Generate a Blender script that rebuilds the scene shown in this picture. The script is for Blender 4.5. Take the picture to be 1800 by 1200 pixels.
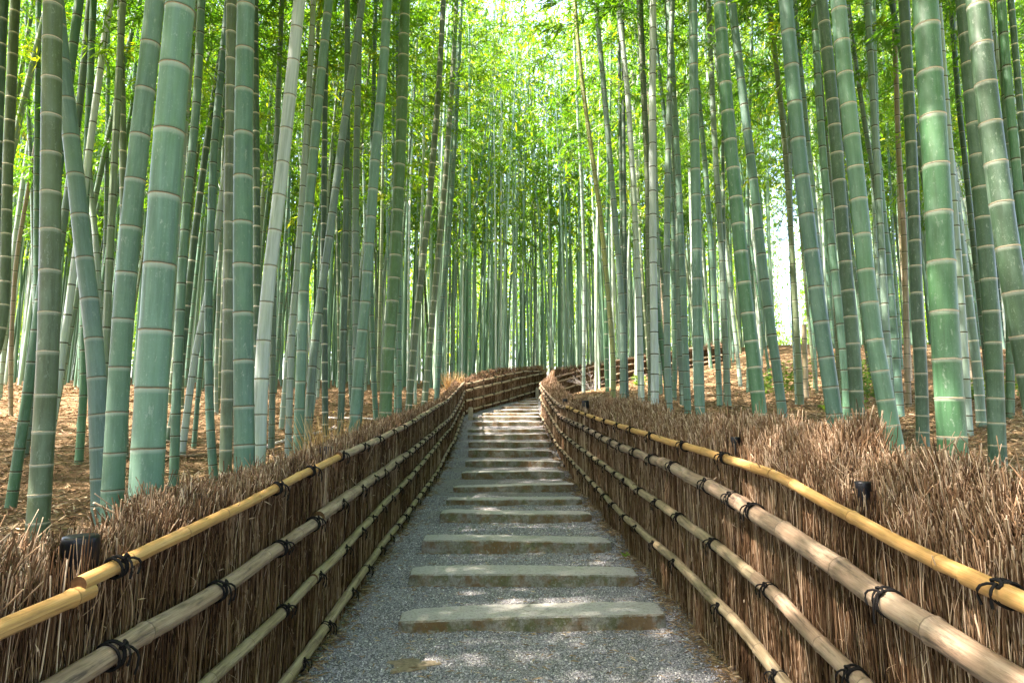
import bpy, bmesh, math, random
import numpy as np
from mathutils import Vector, Matrix, noise

random.seed(7)
rng = np.random.default_rng(7)
scene = bpy.context.scene
for o in list(bpy.data.objects):
    bpy.data.objects.remove(o)
C = scene.collection

# ------------------------------------------------------------------ camera, sky, sun, exposure
CAMZ = 1.40
cam_data = bpy.data.cameras.new("camera")
cam_data.sensor_width = 36.0
cam_data.lens = 22.0
cam_data.clip_start = 0.05
cam_data.clip_end = 1000.0
cam = bpy.data.objects.new("camera", cam_data)
cam.location = (0, 0, CAMZ)
cam.rotation_euler = (math.radians(90 + 7.25), 0, 0)
C.objects.link(cam)
scene.camera = cam

SUN_ELEV = math.radians(60)
SUN_AZ = math.radians(-104)        # measured from straight ahead (+Y) towards +X
world = bpy.data.worlds.new("World")
scene.world = world
world.use_nodes = True
wn = world.node_tree
wn.nodes.clear()
wo = wn.nodes.new("ShaderNodeOutputWorld")
bg = wn.nodes.new("ShaderNodeBackground")
sky = wn.nodes.new("ShaderNodeTexSky")
sky.sky_type = 'NISHITA'
sky.sun_disc = False
sky.sun_elevation = SUN_ELEV
sky.sun_rotation = SUN_AZ
sky.air_density = 1.0
sky.dust_density = 3.0
bg.inputs['Strength'].default_value = 0.15
wn.links.new(sky.outputs[0], bg.inputs['Color'])
wn.links.new(bg.outputs[0], wo.inputs['Surface'])

sun_data = bpy.data.lights.new("sun", 'SUN')
sun_data.energy = 5.0
sun_data.angle = math.radians(0.6)
sun_data.color = (1.0, 0.95, 0.86)
sun = bpy.data.objects.new("sun", sun_data)
sd = Vector((math.sin(SUN_AZ) * math.cos(SUN_ELEV), math.cos(SUN_AZ) * math.cos(SUN_ELEV), math.sin(SUN_ELEV)))
sun.rotation_euler = sd.to_track_quat('Z', 'Y').to_euler()
sun.location = (0, 0, 40)
C.objects.link(sun)

scene.view_settings.view_transform = 'Standard'
scene.view_settings.look = 'None'
scene.view_settings.gamma = 1.0
scene.view_settings.use_curve_mapping = False
scene.view_settings.exposure = 3.02
scene.view_settings.use_white_balance = True      # balanced for the shade
scene.view_settings.white_balance_temperature = 6900
scene.view_settings.white_balance_tint = 22
scene.render.engine = 'CYCLES'
cy = scene.cycles
cy.use_denoising = True
cy.max_bounces = 10
cy.diffuse_bounces = 6
cy.glossy_bounces = 2
cy.transmission_bounces = 6
cy.transparent_max_bounces = 4
cy.sample_clamp_indirect = 6.0
cy.caustics_reflective = False
cy.caustics_refractive = False

# ------------------------------------------------------------------ survey of the place (metres, z = 0 at the foot of the path)
L_gold_a = [(2.499, 0.945), (2.602, 0.947), (2.747, 0.947)]
L_gold_b = [(2.702, 0.981), (2.842, 0.988), (3.45, 1.03), (4.053, 1.082), (5.027, 1.178)]
L_gold_c = [(5.026, 1.185), (5.958, 1.223), (7.644, 1.334), (10.213, 1.54), (13.344, 1.798), (15.763, 2.117)]
L_gold_d = [(18.449, 2.42), (19.473, 2.591), (20.858, 2.816), (22.498, 3.058), (24.022, 3.167)]
L_r2 = [(2.824, 0.753), (3.462, 0.761), (4.087, 0.794), (4.569, 0.837), (5.246, 0.906), (6.628, 0.956), (8.743, 1.09), (13.756, 1.422), (16.144, 1.78)]
L_r2d = [(18.452, 2.247), (20.859, 2.62), (24.021, 3.084)]
L_r3 = [(3.481, 0.44), (4.062, 0.465), (4.562, 0.52), (5.293, 0.587), (6.538, 0.655), (7.914, 0.74), (9.956, 0.898), (14.411, 1.256)]
L_r3d = [(18.458, 1.963), (20.86, 2.317), (24.016, 2.818)]
L_r4 = [(4.3, 0.123), (4.647, 0.161), (5.1, 0.244), (5.884, 0.284), (7.601, 0.37), (9.103, 0.45), (11.622, 0.572), (15.146, 0.983)]
L_r4d = [(18.463, 1.681), (20.861, 2.033), (23.692, 2.477)]
L_base = [(4.861, -0.11), (5.378, 0.01), (6.374, 0.028), (7.825, 0.031), (9.736, 0.172), (12.705, 0.364), (15.928, 0.934), (18.531, 1.524), (19.556, 1.696), (21.537, 1.98), (23.69, 2.297)]
L_top = [(2.679, 1.08), (2.812, 1.043), (3.082, 1.027), (3.27, 1.12), (3.414, 1.123), (3.845, 1.118), (4.461, 1.154), (5.305, 1.227), (5.878, 1.248), (7.384, 1.388), (9.858, 1.542), (14.128, 1.847), (18.833, 2.651), (19.869, 2.922), (21.189, 3.11), (23.319, 3.315), (24.142, 3.422)]
R_gold_a = [(2.529, 1.0), (2.607, 1.005)]
R_gold_b = [(2.594, 1.005), (2.776, 1.021), (2.946, 1.043), (3.295, 1.087), (3.865, 1.174)]
R_gold_c = [(3.843, 1.166), (4.389, 1.204), (5.3, 1.247), (7.038, 1.346), (8.488, 1.42), (9.961, 1.512), (11.744, 1.631)]
R_gold_d = [(11.946, 1.625), (13.193, 1.695), (14.69, 1.867), (16.368, 2.118), (17.971, 2.377)]
R_r2 = [(2.594, 0.822), (2.822, 0.841), (3.131, 0.865), (3.643, 0.938), (3.907, 0.966), (4.534, 1.026), (5.318, 1.086), (7.115, 1.16), (8.002, 1.206), (9.411, 1.302), (13.093, 1.475), (14.702, 1.719), (17.978, 2.285)]
R_r3 = [(3.237, 0.552), (3.46, 0.578), (3.835, 0.64), (4.032, 0.669), (4.571, 0.714), (5.353, 0.769), (7.094, 0.861), (8.777, 0.944), (10.437, 1.047), (13.379, 1.2), (15.323, 1.527), (17.996, 2.025)]
R_r4 = [(3.928, 0.314), (4.229, 0.369), (4.566, 0.4), (5.387, 0.453), (7.132, 0.527), (8.455, 0.61), (10.475, 0.736), (13.604, 0.883), (15.87, 1.24)]
R_base = [(4.486, 0.051), (5.436, 0.009), (7.175, 0.162), (9.315, 0.375), (13.191, 0.642), (15.619, 1.034), (17.52, 1.399)]
R_top = [(2.77, 1.236), (2.873, 1.237), (2.983, 1.285), (3.114, 1.287), (3.385, 1.262), (3.448, 1.345), (3.538, 1.416), (3.645, 1.412), (3.814, 1.357), (4.128, 1.394), (4.721, 1.433), (5.983, 1.431), (7.188, 1.583), (8.109, 1.642), (9.807, 1.732), (13.171, 1.837), (14.953, 2.103), (16.975, 2.48)]
U_r1 = [(0.316, 2.88), (1.349, 3.064), (1.98, 3.206), (2.93, 3.404), (3.965, 3.544), (4.773, 3.686), (5.902, 3.823)]
U_r2 = [(0.41, 2.719), (1.437, 2.907), (2.425, 3.146), (3.333, 3.269), (4.164, 3.486), (4.972, 3.665), (5.862, 3.749)]
U_r3 = [(0.716, 2.475), (1.835, 2.72), (2.717, 2.937), (3.327, 3.045), (4.358, 3.242), (5.779, 3.471)]
U_r4 = [(1.085, 2.253), (1.875, 2.512), (2.712, 2.694), (3.322, 2.821), (4.352, 3.056), (5.847, 3.359)]
U_base = [(1.082, 2.062), (1.871, 2.326), (2.708, 2.527), (3.318, 2.653), (4.347, 2.888), (5.839, 3.155)]
U_top = [(0.101, 3.286), (1.054, 3.311), (1.89, 3.395), (2.523, 3.427), (3.137, 3.553), (3.967, 3.638), (4.574, 3.725), (5.873, 4.01)]
PLAN_LEFT = [[-1.17, -1.0], [-1.17, 3], [-1.13, 4.2], [-1.18, 5.6], [-1.21, 7.5], [-1.32, 12.4], [-1.36, 17.3], [1.05, 22.5], [1.3, 23.2]]
PLAN_RIGHT = [[1.2, -1.0], [1.2, 2.75], [1.16, 4.25], [1.09, 5.9], [1.06, 7.5], [1.0, 9.3], [0.98, 12.4], [0.8, 17.0], [0.95, 18.0]]
PLAN_UPPER = [[1.25, 21.8], [2.7, 20.6], [4.8, 20.4], [6.9, 20.2]]
# each step: distance, left end, right end, foot height, riser
STEPS = [[4.16, -0.731, 0.997, 0.078, 0.086],
    [5.0, -0.807, 0.991, 0.136, 0.092],
    [6.0, -0.849, 0.938, 0.181, 0.117],
    [7.3, -0.826, 0.916, 0.254, 0.107],
    [8.3, -0.861, 0.913, 0.319, 0.079],
    [9.4, -0.861, 0.919, 0.363, 0.098],
    [10.8, -0.857, 0.886, 0.425, 0.123],
    [12.3, -0.912, 0.934, 0.516, 0.119],
    [13.5, -0.931, 0.846, 0.632, 0.155],
    [14.2, -0.981, 0.853, 0.805, 0.138],
    [14.9, -1.044, 0.843, 0.961, 0.132],
    [15.5, -1.088, 0.823, 1.122, 0.083],
    [16.1, -1.015, 0.798, 1.27, 0.115],
    [16.7, -1.039, 0.798, 1.414, 0.105],
    [17.3, -0.843, 0.75, 1.538, 0.078],
    [18.0, -0.52, 0.78, 1.633, 0.089],
    [18.7, -0.304, 0.795, 1.76, 0.076],
    [19.4, -0.053, 0.807, 1.869, 0.079],
    [20.2, 0.183, 0.841, 1.988, 0.055],
    [21.0, 0.418, 0.875, 2.087, 0.066]]
# culms surveyed one by one: distance, points on the axis from the foot up, diameter, colour, joints, description
CULMS = [
    (3.08, [[-1.768, 3.083, 1.02], [-1.786, 3.083, 1.792], [-1.785, 3.083, 1.935], [-1.793, 3.083, 2.45], [-1.791, 3.083, 2.754], [-1.788, 3.083, 3.224], [-1.776, 3.083, 3.628]], 0.145, 'teal', 'dark', 'thickest pale jade culm rising through the left brush fence top'),
    (4.09, [[-2.559, 4.086, 0.825], [-2.584, 4.086, 1.92], [-2.584, 4.086, 2.302], [-2.572, 4.086, 2.992], [-2.547, 4.086, 3.545], [-2.515, 4.086, 4.354]], 0.125, 'teal', 'dark', 'jade culm hugging the thickest one, dark joints, base behind the left fence'),
    (4.22, [[-3.115, 4.216, 0.662], [-3.145, 4.216, 1.936], [-3.234, 4.216, 3.147], [-3.317, 4.216, 4.18], [-3.338, 4.216, 4.447]], 0.125, 'olive', 'pale', 'olive culm with chalky pale joints standing beside the black post cap'),
    (4.65, [[-3.011, 4.648, 1.111], [-3.101, 4.648, 1.991], [-3.157, 4.648, 2.207], [-3.292, 4.648, 2.87], [-3.418, 4.648, 3.557], [-3.551, 4.648, 4.149], [-3.675, 4.648, 4.76]], 0.12, 'grey', 'dark', 'greyish culm bowing away at the top across the olive one'),
    (4.32, [[-1.8, 4.317, 0.999], [-1.859, 4.317, 1.949], [-1.9, 4.317, 2.558], [-1.946, 4.317, 3.404], [-1.994, 4.317, 4.52]], 0.13, 'teal', 'dark', 'upright smooth jade culm with evenly spaced dark joints left of the path fence'),
    (4.98, [[-1.98, 4.984, 1.003], [-2.0, 4.984, 2.034], [-1.987, 4.984, 2.5], [-1.928, 4.984, 3.219], [-1.892, 4.984, 3.965], [-1.84, 4.984, 5.002]], 0.105, 'white', 'dark', 'whitish sunlit culm leaning over, just behind the upright jade one'),
    (6.84, [[-5.712, 6.843, 2.019], [-5.625, 6.843, 2.271], [-5.775, 6.843, 4.235], [-5.876, 6.843, 6.346]], 0.11, 'olive', 'pale', "olive culm with pale joints at the photo's left edge"),
    (5.98, [[-4.995, 5.98, 1.615], [-5.155, 5.98, 3.878], [-5.253, 5.98, 5.723]], 0.1, 'dark', 'pale', "very dark culm cut by the photo's left edge"),
    (5.72, [[-4.493, 5.722, 0.521], [-4.411, 5.722, 1.917], [-4.377, 5.722, 2.663], [-4.33, 5.722, 3.601]], 0.085, 'green', 'dark', 'mossy green culm slanting from the ground behind the olive culm'),
    (9.02, [[-6.887, 9.022, 2.548], [-7.143, 9.022, 5.138], [-7.409, 9.022, 7.921]], 0.085, 'teal', 'dark', 'slender blue green culm straight up between the left edge and the olive culm'),
    (11.51, [[-8.806, 11.509, 2.864], [-9.177, 11.509, 5.714], [-9.467, 11.509, 7.675], [-9.678, 11.509, 9.719]], 0.075, 'grey', 'dark', 'thin grey culm in the far left corner, bent at mid height'),
    (7.68, [[-5.757, 7.684, 2.951], [-5.687, 7.684, 3.98], [-5.632, 7.684, 5.59], [-5.622, 7.684, 6.954]], 0.09, 'grey', 'dark', 'grey culm crossing behind the bowed one, tilting away from it'),
    (7.58, [[-5.155, 7.576, 0.962], [-5.167, 7.576, 1.74], [-5.228, 7.576, 2.364], [-5.328, 7.576, 3.432], [-5.395, 7.576, 4.539]], 0.085, 'green', 'dark', 'green based culm with a hooked foot in the leaf litter'),
    (7.77, [[-4.851, 7.769, 2.245], [-4.978, 7.769, 3.858], [-5.106, 7.769, 5.398], [-5.256, 7.769, 7.015]], 0.09, 'olive', 'pale', 'olive culm with pale joints between the bowed grey and leaning jade culms'),
    (8.78, [[-5.862, 8.783, 2.843], [-6.001, 8.783, 4.009], [-6.204, 8.783, 5.039], [-6.343, 8.783, 7.283], [-6.366, 8.783, 7.749]], 0.08, 'pale', 'dark', 'pale lit culm behind the bowed grey one'),
    (10.94, [[-7.257, 10.942, 3.608], [-7.309, 10.942, 4.862], [-7.453, 10.942, 6.754], [-7.661, 10.942, 9.309]], 0.075, 'grey', 'dark', 'thin grey culm just beyond the pale lit one'),
    (6.62, [[-3.498, 6.618, 0.699], [-3.534, 6.618, 1.757], [-3.536, 6.618, 2.242], [-3.559, 6.618, 2.861], [-3.56, 6.618, 3.816], [-3.529, 6.618, 4.806], [-3.565, 6.618, 6.184]], 0.09, 'teal', 'dark', 'jade culm curving gently upward to the right of the thickest one'),
    (6.9, [[-3.221, 6.902, 0.819], [-3.295, 6.902, 1.338], [-3.371, 6.902, 2.278], [-3.411, 6.902, 2.923], [-3.461, 6.902, 4.604], [-3.398, 6.902, 6.389]], 0.085, 'teal', 'dark', 'blue green culm with a bent foot, between two leaning white ones'),
    (8.13, [[-4.224, 8.131, 0.966], [-4.135, 8.131, 2.434], [-4.047, 8.131, 2.812], [-3.94, 8.131, 4.17], [-3.853, 8.131, 5.338], [-3.735, 8.131, 6.761]], 0.085, 'white', 'dark', 'white powdery culm slanting steeply across its neighbours, green foot'),
    (5.5, [[-2.477, 5.502, 0.913], [-2.521, 5.502, 2.1], [-2.601, 5.502, 3.679], [-2.623, 5.502, 4.344], [-2.671, 5.502, 5.377]], 0.1, 'olive', 'pale', 'straight olive culm touching the upright jade one'),
    (7.64, [[-3.107, 7.638, 1.674], [-3.179, 7.638, 2.941], [-3.21, 7.638, 3.816], [-3.343, 7.638, 6.116], [-3.392, 7.638, 6.921]], 0.09, 'dark', 'pale', 'dark olive culm half hidden behind the upright jade one'),
    (8.56, [[-3.296, 8.563, 2.489], [-3.378, 8.563, 5.375], [-3.415, 8.563, 7.59]], 0.08, 'grey', 'dark', 'grey culm rising beside the whitish leaning one'),
    (6.13, [[-2.065, 6.134, 1.181], [-2.069, 6.134, 2.18], [-2.077, 6.134, 3.192], [-2.038, 6.134, 3.941], [-2.01, 6.134, 4.713], [-1.945, 6.134, 5.834]], 0.095, 'teal', 'dark', 'stout blue green culm leaning to the right, left of the dry grass tuft'),
    (6.56, [[-2.118, 6.559, 1.137], [-2.086, 6.559, 2.234], [-1.988, 6.559, 3.159], [-1.879, 6.559, 4.444], [-1.833, 6.559, 4.943], [-1.699, 6.559, 6.141]], 0.085, 'grey', 'dark', 'long grey green culm slanting across the others above the dry grass tuft'),
    (7.79, [[-2.741, 7.787, 0.984], [-2.769, 7.787, 2.391], [-2.731, 7.787, 3.676], [-2.694, 7.787, 5.408]], 0.08, 'pale', 'dark', 'lilac white culm, sunlit low down, beside the stout blue green one'),
    (8.35, [[-2.455, 8.348, 1.028], [-2.525, 8.348, 2.462], [-2.6, 8.348, 4.041], [-2.647, 8.348, 6.123]], 0.08, 'dark', 'pale', 'dark green culm with pale joints standing at the dry grass tuft'),
    (6.27, [[-1.57, 6.27, 1.344], [-1.54, 6.27, 2.198], [-1.507, 6.27, 2.256], [-1.479, 6.27, 3.082], [-1.425, 6.27, 4.31], [-1.368, 6.27, 5.109], [-1.346, 6.27, 5.932]], 0.105, 'teal', 'dark', 'pale jade culm with whitened foot next to the fence, right of the dry grass tuft'),
    (7.91, [[-1.593, 7.908, 1.506], [-1.58, 7.908, 2.406], [-1.531, 7.908, 2.773], [-1.492, 7.908, 4.287], [-1.466, 7.908, 5.47], [-1.464, 7.908, 7.116]], 0.155, 'leaf', 'pale', 'thick leaf green culm with pale joints by the fence bend'),
    (7.85, [[-1.941, 7.846, 1.682], [-1.963, 7.846, 2.398], [-2.024, 7.846, 3.882], [-2.061, 7.846, 6.245]], 0.09, 'grey', 'dark', 'grey green culm straight up behind the pale jade one'),
    (10.01, [[-2.172, 10.008, 1.624], [-2.247, 10.008, 2.673], [-2.347, 10.008, 4.566], [-2.356, 10.008, 6.551]], 0.08, 'teal', 'dark', 'slim jade culm with its foot bending towards the leaf green one'),
    (9.93, [[-1.778, 9.935, 1.578], [-1.803, 9.935, 2.664], [-1.875, 9.935, 5.027], [-1.976, 9.935, 8.581]], 0.08, 'teal', 'dark', 'slim blue green culm just right of the leaf green one'),
    (10.41, [[-1.712, 10.406, 1.586], [-1.626, 10.406, 2.965], [-1.424, 10.406, 5.199], [-1.288, 10.406, 7.287], [-1.23, 10.406, 8.922]], 0.112, 'olive', 'pale', 'slanted olive culm leaning to the right beyond the fence bend'),
    (11.92, [[-1.661, 11.915, 1.774], [-1.491, 11.915, 4.029], [-1.331, 11.915, 6.042], [-1.209, 11.915, 8.141]], 0.118, 'olive', 'pale', 'second slanted olive culm, beside the first beyond the fence bend'),
    (12.93, [[-1.547, 12.925, 1.981], [-1.488, 12.925, 3.524], [-1.334, 12.925, 5.489], [-1.234, 12.925, 7.4]], 0.105, 'teal', 'dark', 'blue green culm leaning with the slanted olive pair'),
    (10.97, [[-8.732, 10.966, 1.498], [-8.844, 10.966, 2.795], [-8.898, 10.966, 4.341], [-8.807, 10.966, 5.511]], 0.07, 'tan', 'dark', 'dead tan culm kinked among green ones near the left edge'),
    (3.62, [[2.505, 3.618, 1.239], [2.51, 3.618, 1.86], [2.523, 3.618, 2.198], [2.544, 3.618, 2.721], [2.555, 3.618, 3.262], [2.583, 3.618, 4.015]], 0.14, 'green', 'pale', 'thickest bright green culm with white joints above the right fence'),
    (4.07, [[3.341, 4.073, 1.918], [3.303, 4.073, 2.395], [3.296, 4.073, 2.987], [3.278, 4.073, 3.6], [3.289, 4.073, 4.344]], 0.135, 'dark', 'pale', 'thick dark green culm leaning inwards at the right edge of the photo'),
    (4.89, [[2.956, 4.889, 1.139], [2.906, 4.889, 1.531], [2.845, 4.889, 2.022], [2.827, 4.889, 2.595], [2.823, 4.889, 3.305], [2.789, 4.889, 4.04], [2.768, 4.889, 4.934]], 0.125, 'teal', 'pale', 'jade culm with yellowish blotches leaning left above the right fence'),
    (5.13, [[2.64, 5.13, 1.308], [2.595, 5.13, 2.053], [2.572, 5.13, 2.053], [2.536, 5.13, 2.776], [2.486, 5.13, 3.399], [2.457, 5.13, 4.171], [2.425, 5.13, 5.108]], 0.12, 'teal', 'dark', 'blue green leaning culm left of the dark ringed one, by the bright sky gap'),
    (6.04, [[3.321, 6.038, 1.4], [3.331, 6.038, 2.168], [3.303, 6.038, 2.732], [3.288, 6.038, 3.604], [3.27, 6.038, 4.661], [3.222, 6.038, 5.764]], 0.12, 'dark', 'pale', 'dark green culm with white joints between two leaning jade ones'),
    (5.23, [[3.998, 5.229, 0.96], [4.059, 5.229, 2.065], [4.06, 5.229, 2.678], [4.059, 5.229, 3.437], [4.057, 5.229, 4.224], [4.068, 5.229, 5.18]], 0.12, 'dark', 'pale', 'dark green culm with pale joints, second in from the right edge'),
    (6.29, [[4.07, 6.293, 1.064], [4.135, 6.293, 2.201], [4.094, 6.293, 2.201], [4.149, 6.293, 3.088], [4.207, 6.293, 4.321], [4.276, 6.293, 5.949]], 0.11, 'dark', 'pale', 'dark green culm close by the thickest bright green one'),
    (8.33, [[5.123, 8.33, 1.103], [5.13, 8.33, 2.46], [5.13, 8.33, 2.653], [5.11, 8.33, 4.238], [5.099, 8.33, 5.687], [5.127, 8.33, 7.421]], 0.09, 'teal', 'dark', 'slim jade culm behind the blotched one'),
    (5.68, [[2.23, 5.678, 1.451], [2.196, 5.678, 2.122], [2.156, 5.678, 2.386], [2.121, 5.678, 3.334], [2.073, 5.678, 4.322], [2.041, 5.678, 5.504]], 0.12, 'green', 'pale', 'leaf green culm with white joints, foot in the right brush top'),
    (6.7, [[2.888, 6.702, 1.37], [2.825, 6.702, 2.253], [2.765, 6.702, 2.879], [2.709, 6.702, 4.011], [2.629, 6.702, 5.02], [2.541, 6.702, 6.245]], 0.095, 'teal', 'dark', 'jade culm leaning left beside the leaf green one with white joints'),
    (6.38, [[1.908, 6.382, 1.468], [1.918, 6.382, 2.212], [1.946, 6.382, 3.419], [1.962, 6.382, 4.684], [1.992, 6.382, 6.013]], 0.1, 'teal', 'dark', 'straight blue green culm before the far upper fence'),
    (9.0, [[3.103, 8.998, 1.48], [3.092, 8.998, 2.545], [3.096, 8.998, 3.599], [3.051, 8.998, 5.577], [3.057, 8.998, 7.904]], 0.085, 'grey', 'dark', 'slim culm between the straight blue green and the leaf green ones'),
    (9.27, [[3.064, 9.272, 1.691], [3.056, 9.272, 2.924], [2.993, 9.272, 5.241], [2.904, 9.272, 7.125]], 0.08, 'teal', 'dark', 'thin jade culm crossing before the end of the far upper fence'),
    (9.69, [[2.629, 9.691, 1.617], [2.608, 9.691, 2.812], [2.652, 9.691, 4.938], [2.626, 9.691, 6.388], [2.596, 9.691, 8.405]], 0.085, 'grey', 'dark', 'grey green culm left of the straight blue green one'),
    (9.64, [[2.39, 9.636, 1.685], [2.35, 9.636, 2.386], [2.262, 9.636, 2.984], [2.195, 9.636, 5.392], [2.156, 9.636, 7.35]], 0.085, 'green', 'dark', 'green culm with tilted foot in front of the far upper fence'),
    (9.58, [[2.115, 9.577, 1.657], [2.134, 9.577, 2.974], [2.164, 9.577, 5.368], [2.106, 9.577, 7.714]], 0.085, 'olive', 'dark', 'olive green culm standing before the far upper fence'),
    (9.19, [[1.896, 9.191, 1.647], [1.901, 9.191, 2.782], [1.865, 9.191, 4.755], [1.795, 9.191, 6.6], [1.674, 9.191, 8.044]], 0.09, 'white', 'dark', 'tall culm shining white in its upper half above the path'),
    (9.14, [[1.615, 9.14, 1.728], [1.649, 9.14, 2.902], [1.548, 9.14, 4.513], [1.449, 9.14, 6.104], [1.323, 9.14, 8.007]], 0.09, 'grey', 'dark', 'tall grey culm leaning left over the stairs'),
    (9.9, [[1.597, 9.905, 1.756], [1.624, 9.905, 2.16], [1.557, 9.905, 3.352], [1.445, 9.905, 4.774], [1.212, 9.905, 6.75], [1.153, 9.905, 7.31]], 0.08, 'yellow', 'dark', 'yellow green culm topped with leafy twigs leaning over the stairs'),
    (10.48, [[1.911, 10.48, 2.733], [1.935, 10.48, 4.211], [1.96, 10.48, 5.742], [2.012, 10.48, 8.975]], 0.075, 'dark', 'dark', 'thin dark culm straight up beside the white one'),
    (9.67, [[4.389, 9.673, 1.573], [4.408, 9.673, 2.99], [4.481, 9.673, 5.408], [4.629, 9.673, 7.373]], 0.08, 'grey', 'dark', 'thin culm right in front of the bright sky gap'),
    (9.36, [[4.299, 9.363, 1.567], [4.307, 9.363, 2.591], [4.311, 9.363, 5.279], [4.259, 9.363, 6.457], [4.149, 9.363, 8.168]], 0.085, 'olive', 'dark', 'olive culm leaning left across the bright sky gap'),
    (10.81, [[5.063, 10.808, 1.642], [5.087, 10.808, 2.377], [5.109, 10.808, 3.075]], 0.08, 'tan', 'dark', 'dead brown stem stub at the foot of the bright sky gap'),
    (9.46, [[6.027, 9.463, 2.604], [6.107, 9.463, 4.165], [6.119, 9.463, 5.793], [6.244, 9.463, 8.24]], 0.08, 'tan', 'dark', 'dead tan culm among the dark green ones'),
    (6.82, [[4.914, 6.815, 1.036], [4.947, 6.815, 2.267], [4.958, 6.815, 3.228], [4.977, 6.815, 4.908], [5.003, 6.815, 5.965]], 0.095, 'pale', 'dark', 'pale blue green culm half behind the thickest bright green one'),
    (7.26, [[5.392, 7.263, 1.141], [5.407, 7.263, 1.99], [5.392, 7.263, 2.324], [5.354, 7.263, 3.003], [5.312, 7.263, 4.051], [5.318, 7.263, 5.138]], 0.095, 'grey', 'pale', 'grey blotched culm between the bright green and dark green ones'),
    (11.66, [[8.587, 11.658, 3.316], [8.611, 11.658, 4.527], [8.578, 11.658, 6.23], [8.546, 11.658, 8.417]], 0.06, 'tan', 'dark', 'thin dead tan stem slanting behind the pale blue green culm'),
    (9.68, [[7.36, 9.685, 4.277], [7.355, 9.685, 5.413], [7.327, 9.685, 6.631], [7.343, 9.685, 8.4]], 0.085, 'dark', 'dark', 'thin dark culm leaning left behind the second culm from the right edge'),
    (8.53, [[7.066, 8.528, 2.801], [7.098, 8.528, 4.513], [7.15, 8.528, 6.006], [7.197, 8.528, 7.564]], 0.09, 'dark', 'pale', 'dark culm in the top right corner of the photo'),
    (8.11, [[6.943, 8.108, 3.808], [6.949, 8.108, 5.573], [6.986, 8.108, 7.261]], 0.085, 'dark', 'pale', 'outermost dark culm of the top right corner'),
    (10.56, [[5.531, 10.562, 1.779], [5.549, 10.562, 3.234], [5.582, 10.562, 5.256], [5.548, 10.562, 7.105], [5.513, 10.562, 9.035]], 0.085, 'olive', 'dark', 'slim olive culm showing between the leaning jade and dark ringed ones'),
    (10.26, [[6.207, 10.262, 2.706], [6.228, 10.262, 4.896], [6.126, 10.262, 6.164], [6.008, 10.262, 8.005]], 0.08, 'grey', 'dark', 'slim grey culm between the blotched one and the dead tan one'),
    (11.36, [[2.937, 11.363, 1.911], [2.985, 11.363, 3.374], [3.033, 11.363, 5.827], [2.902, 11.363, 7.538], [2.742, 11.363, 9.614]], 0.08, 'teal', 'dark', 'slim jade culm bowed towards the path above the far fence'),
    (8.56, [[2.385, 8.559, 2.489], [2.383, 8.559, 4.524], [2.36, 8.559, 5.805], [2.318, 8.559, 7.587]], 0.09, 'teal', 'dark', 'jade culm arching left, next to the straight blue green one')]

# ------------------------------------------------------------------ materials
def new_mat(name):
    m = bpy.data.materials.new(name)
    m.use_nodes = True
    nt = m.node_tree
    nt.nodes.clear()
    out = nt.nodes.new("ShaderNodeOutputMaterial")
    return m, nt, out

class N:
    """small helper to wire shader nodes"""
    def __init__(s, nt): s.nt = nt
    def add(s, t, **kw):
        n = s.nt.nodes.new(t)
        for k, v in kw.items():
            if k in n.inputs.keys() and not hasattr(n, k): n.inputs[k].default_value = v
            else: setattr(n, k, v)
        return n
    def link(s, a, b): s.nt.links.new(a, b)
    def noise(s, vec, scale, detail=3.0, rough=0.55):
        n = s.nt.nodes.new("ShaderNodeTexNoise")
        n.inputs['Scale'].default_value = scale
        n.inputs['Detail'].default_value = detail
        n.inputs['Roughness'].default_value = rough
        if vec is not None: s.link(vec, n.inputs['Vector'])
        return n.outputs['Fac']
    def mapping(s, vec, scale):
        n = s.nt.nodes.new("ShaderNodeMapping")
        n.inputs['Scale'].default_value = scale
        s.link(vec, n.inputs['Vector'])
        return n.outputs[0]
    def ramp(s, fac, stops):
        n = s.nt.nodes.new("ShaderNodeValToRGB")
        el = n.color_ramp.elements
        while len(el) < len(stops): el.new(0.5)
        for e, (p, c) in zip(el, stops):
            e.position = p
            e.color = (c, c, c, 1) if isinstance(c, (int, float)) else (*c, 1)
        s.link(fac, n.inputs[0])
        return n.outputs[0]
    def mix(s, fac, a, b, mode='MIX'):
        n = s.nt.nodes.new("ShaderNodeMix")
        n.data_type = 'RGBA'; n.blend_type = mode
        for sock, v in ((n.inputs[0], fac), (n.inputs[6], a), (n.inputs[7], b)):
            if isinstance(v, (int, float)): sock.default_value = v
            elif isinstance(v, tuple): sock.default_value = (*v, 1) if len(v) == 3 else v
            else: s.link(v, sock)
        return n.outputs[2]
    def math(s, op, a, b=0.0):
        n = s.nt.nodes.new("ShaderNodeMath"); n.operation = op
        for sock, v in ((n.inputs[0], a), (n.inputs[1], b)):
            if isinstance(v, (int, float)): sock.default_value = v
            else: s.link(v, sock)
        return n.outputs[0]
    def bump(s, h, strength, dist):
        n = s.nt.nodes.new("ShaderNodeBump")
        n.inputs['Strength'].default_value = strength
        n.inputs['Distance'].default_value = dist
        s.link(h, n.inputs['Height'])
        return n.outputs[0]
    def attr(s, name):
        n = s.nt.nodes.new("ShaderNodeAttribute"); n.attribute_name = name
        return n
    def principled(s, out, col, rough=0.7, spec=0.3, normal=None):
        n = s.nt.nodes.new("ShaderNodeBsdfPrincipled")
        if isinstance(col, tuple): n.inputs['Base Color'].default_value = (*col, 1)
        else: s.link(col, n.inputs['Base Color'])
        if isinstance(rough, (int, float)): n.inputs['Roughness'].default_value = rough
        else: s.link(rough, n.inputs['Roughness'])
        n.inputs['Specular IOR Level'].default_value = spec
        if normal is not None: s.link(normal, n.inputs['Normal'])
        s.link(n.outputs[0], out.inputs['Surface'])
        return n

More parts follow.
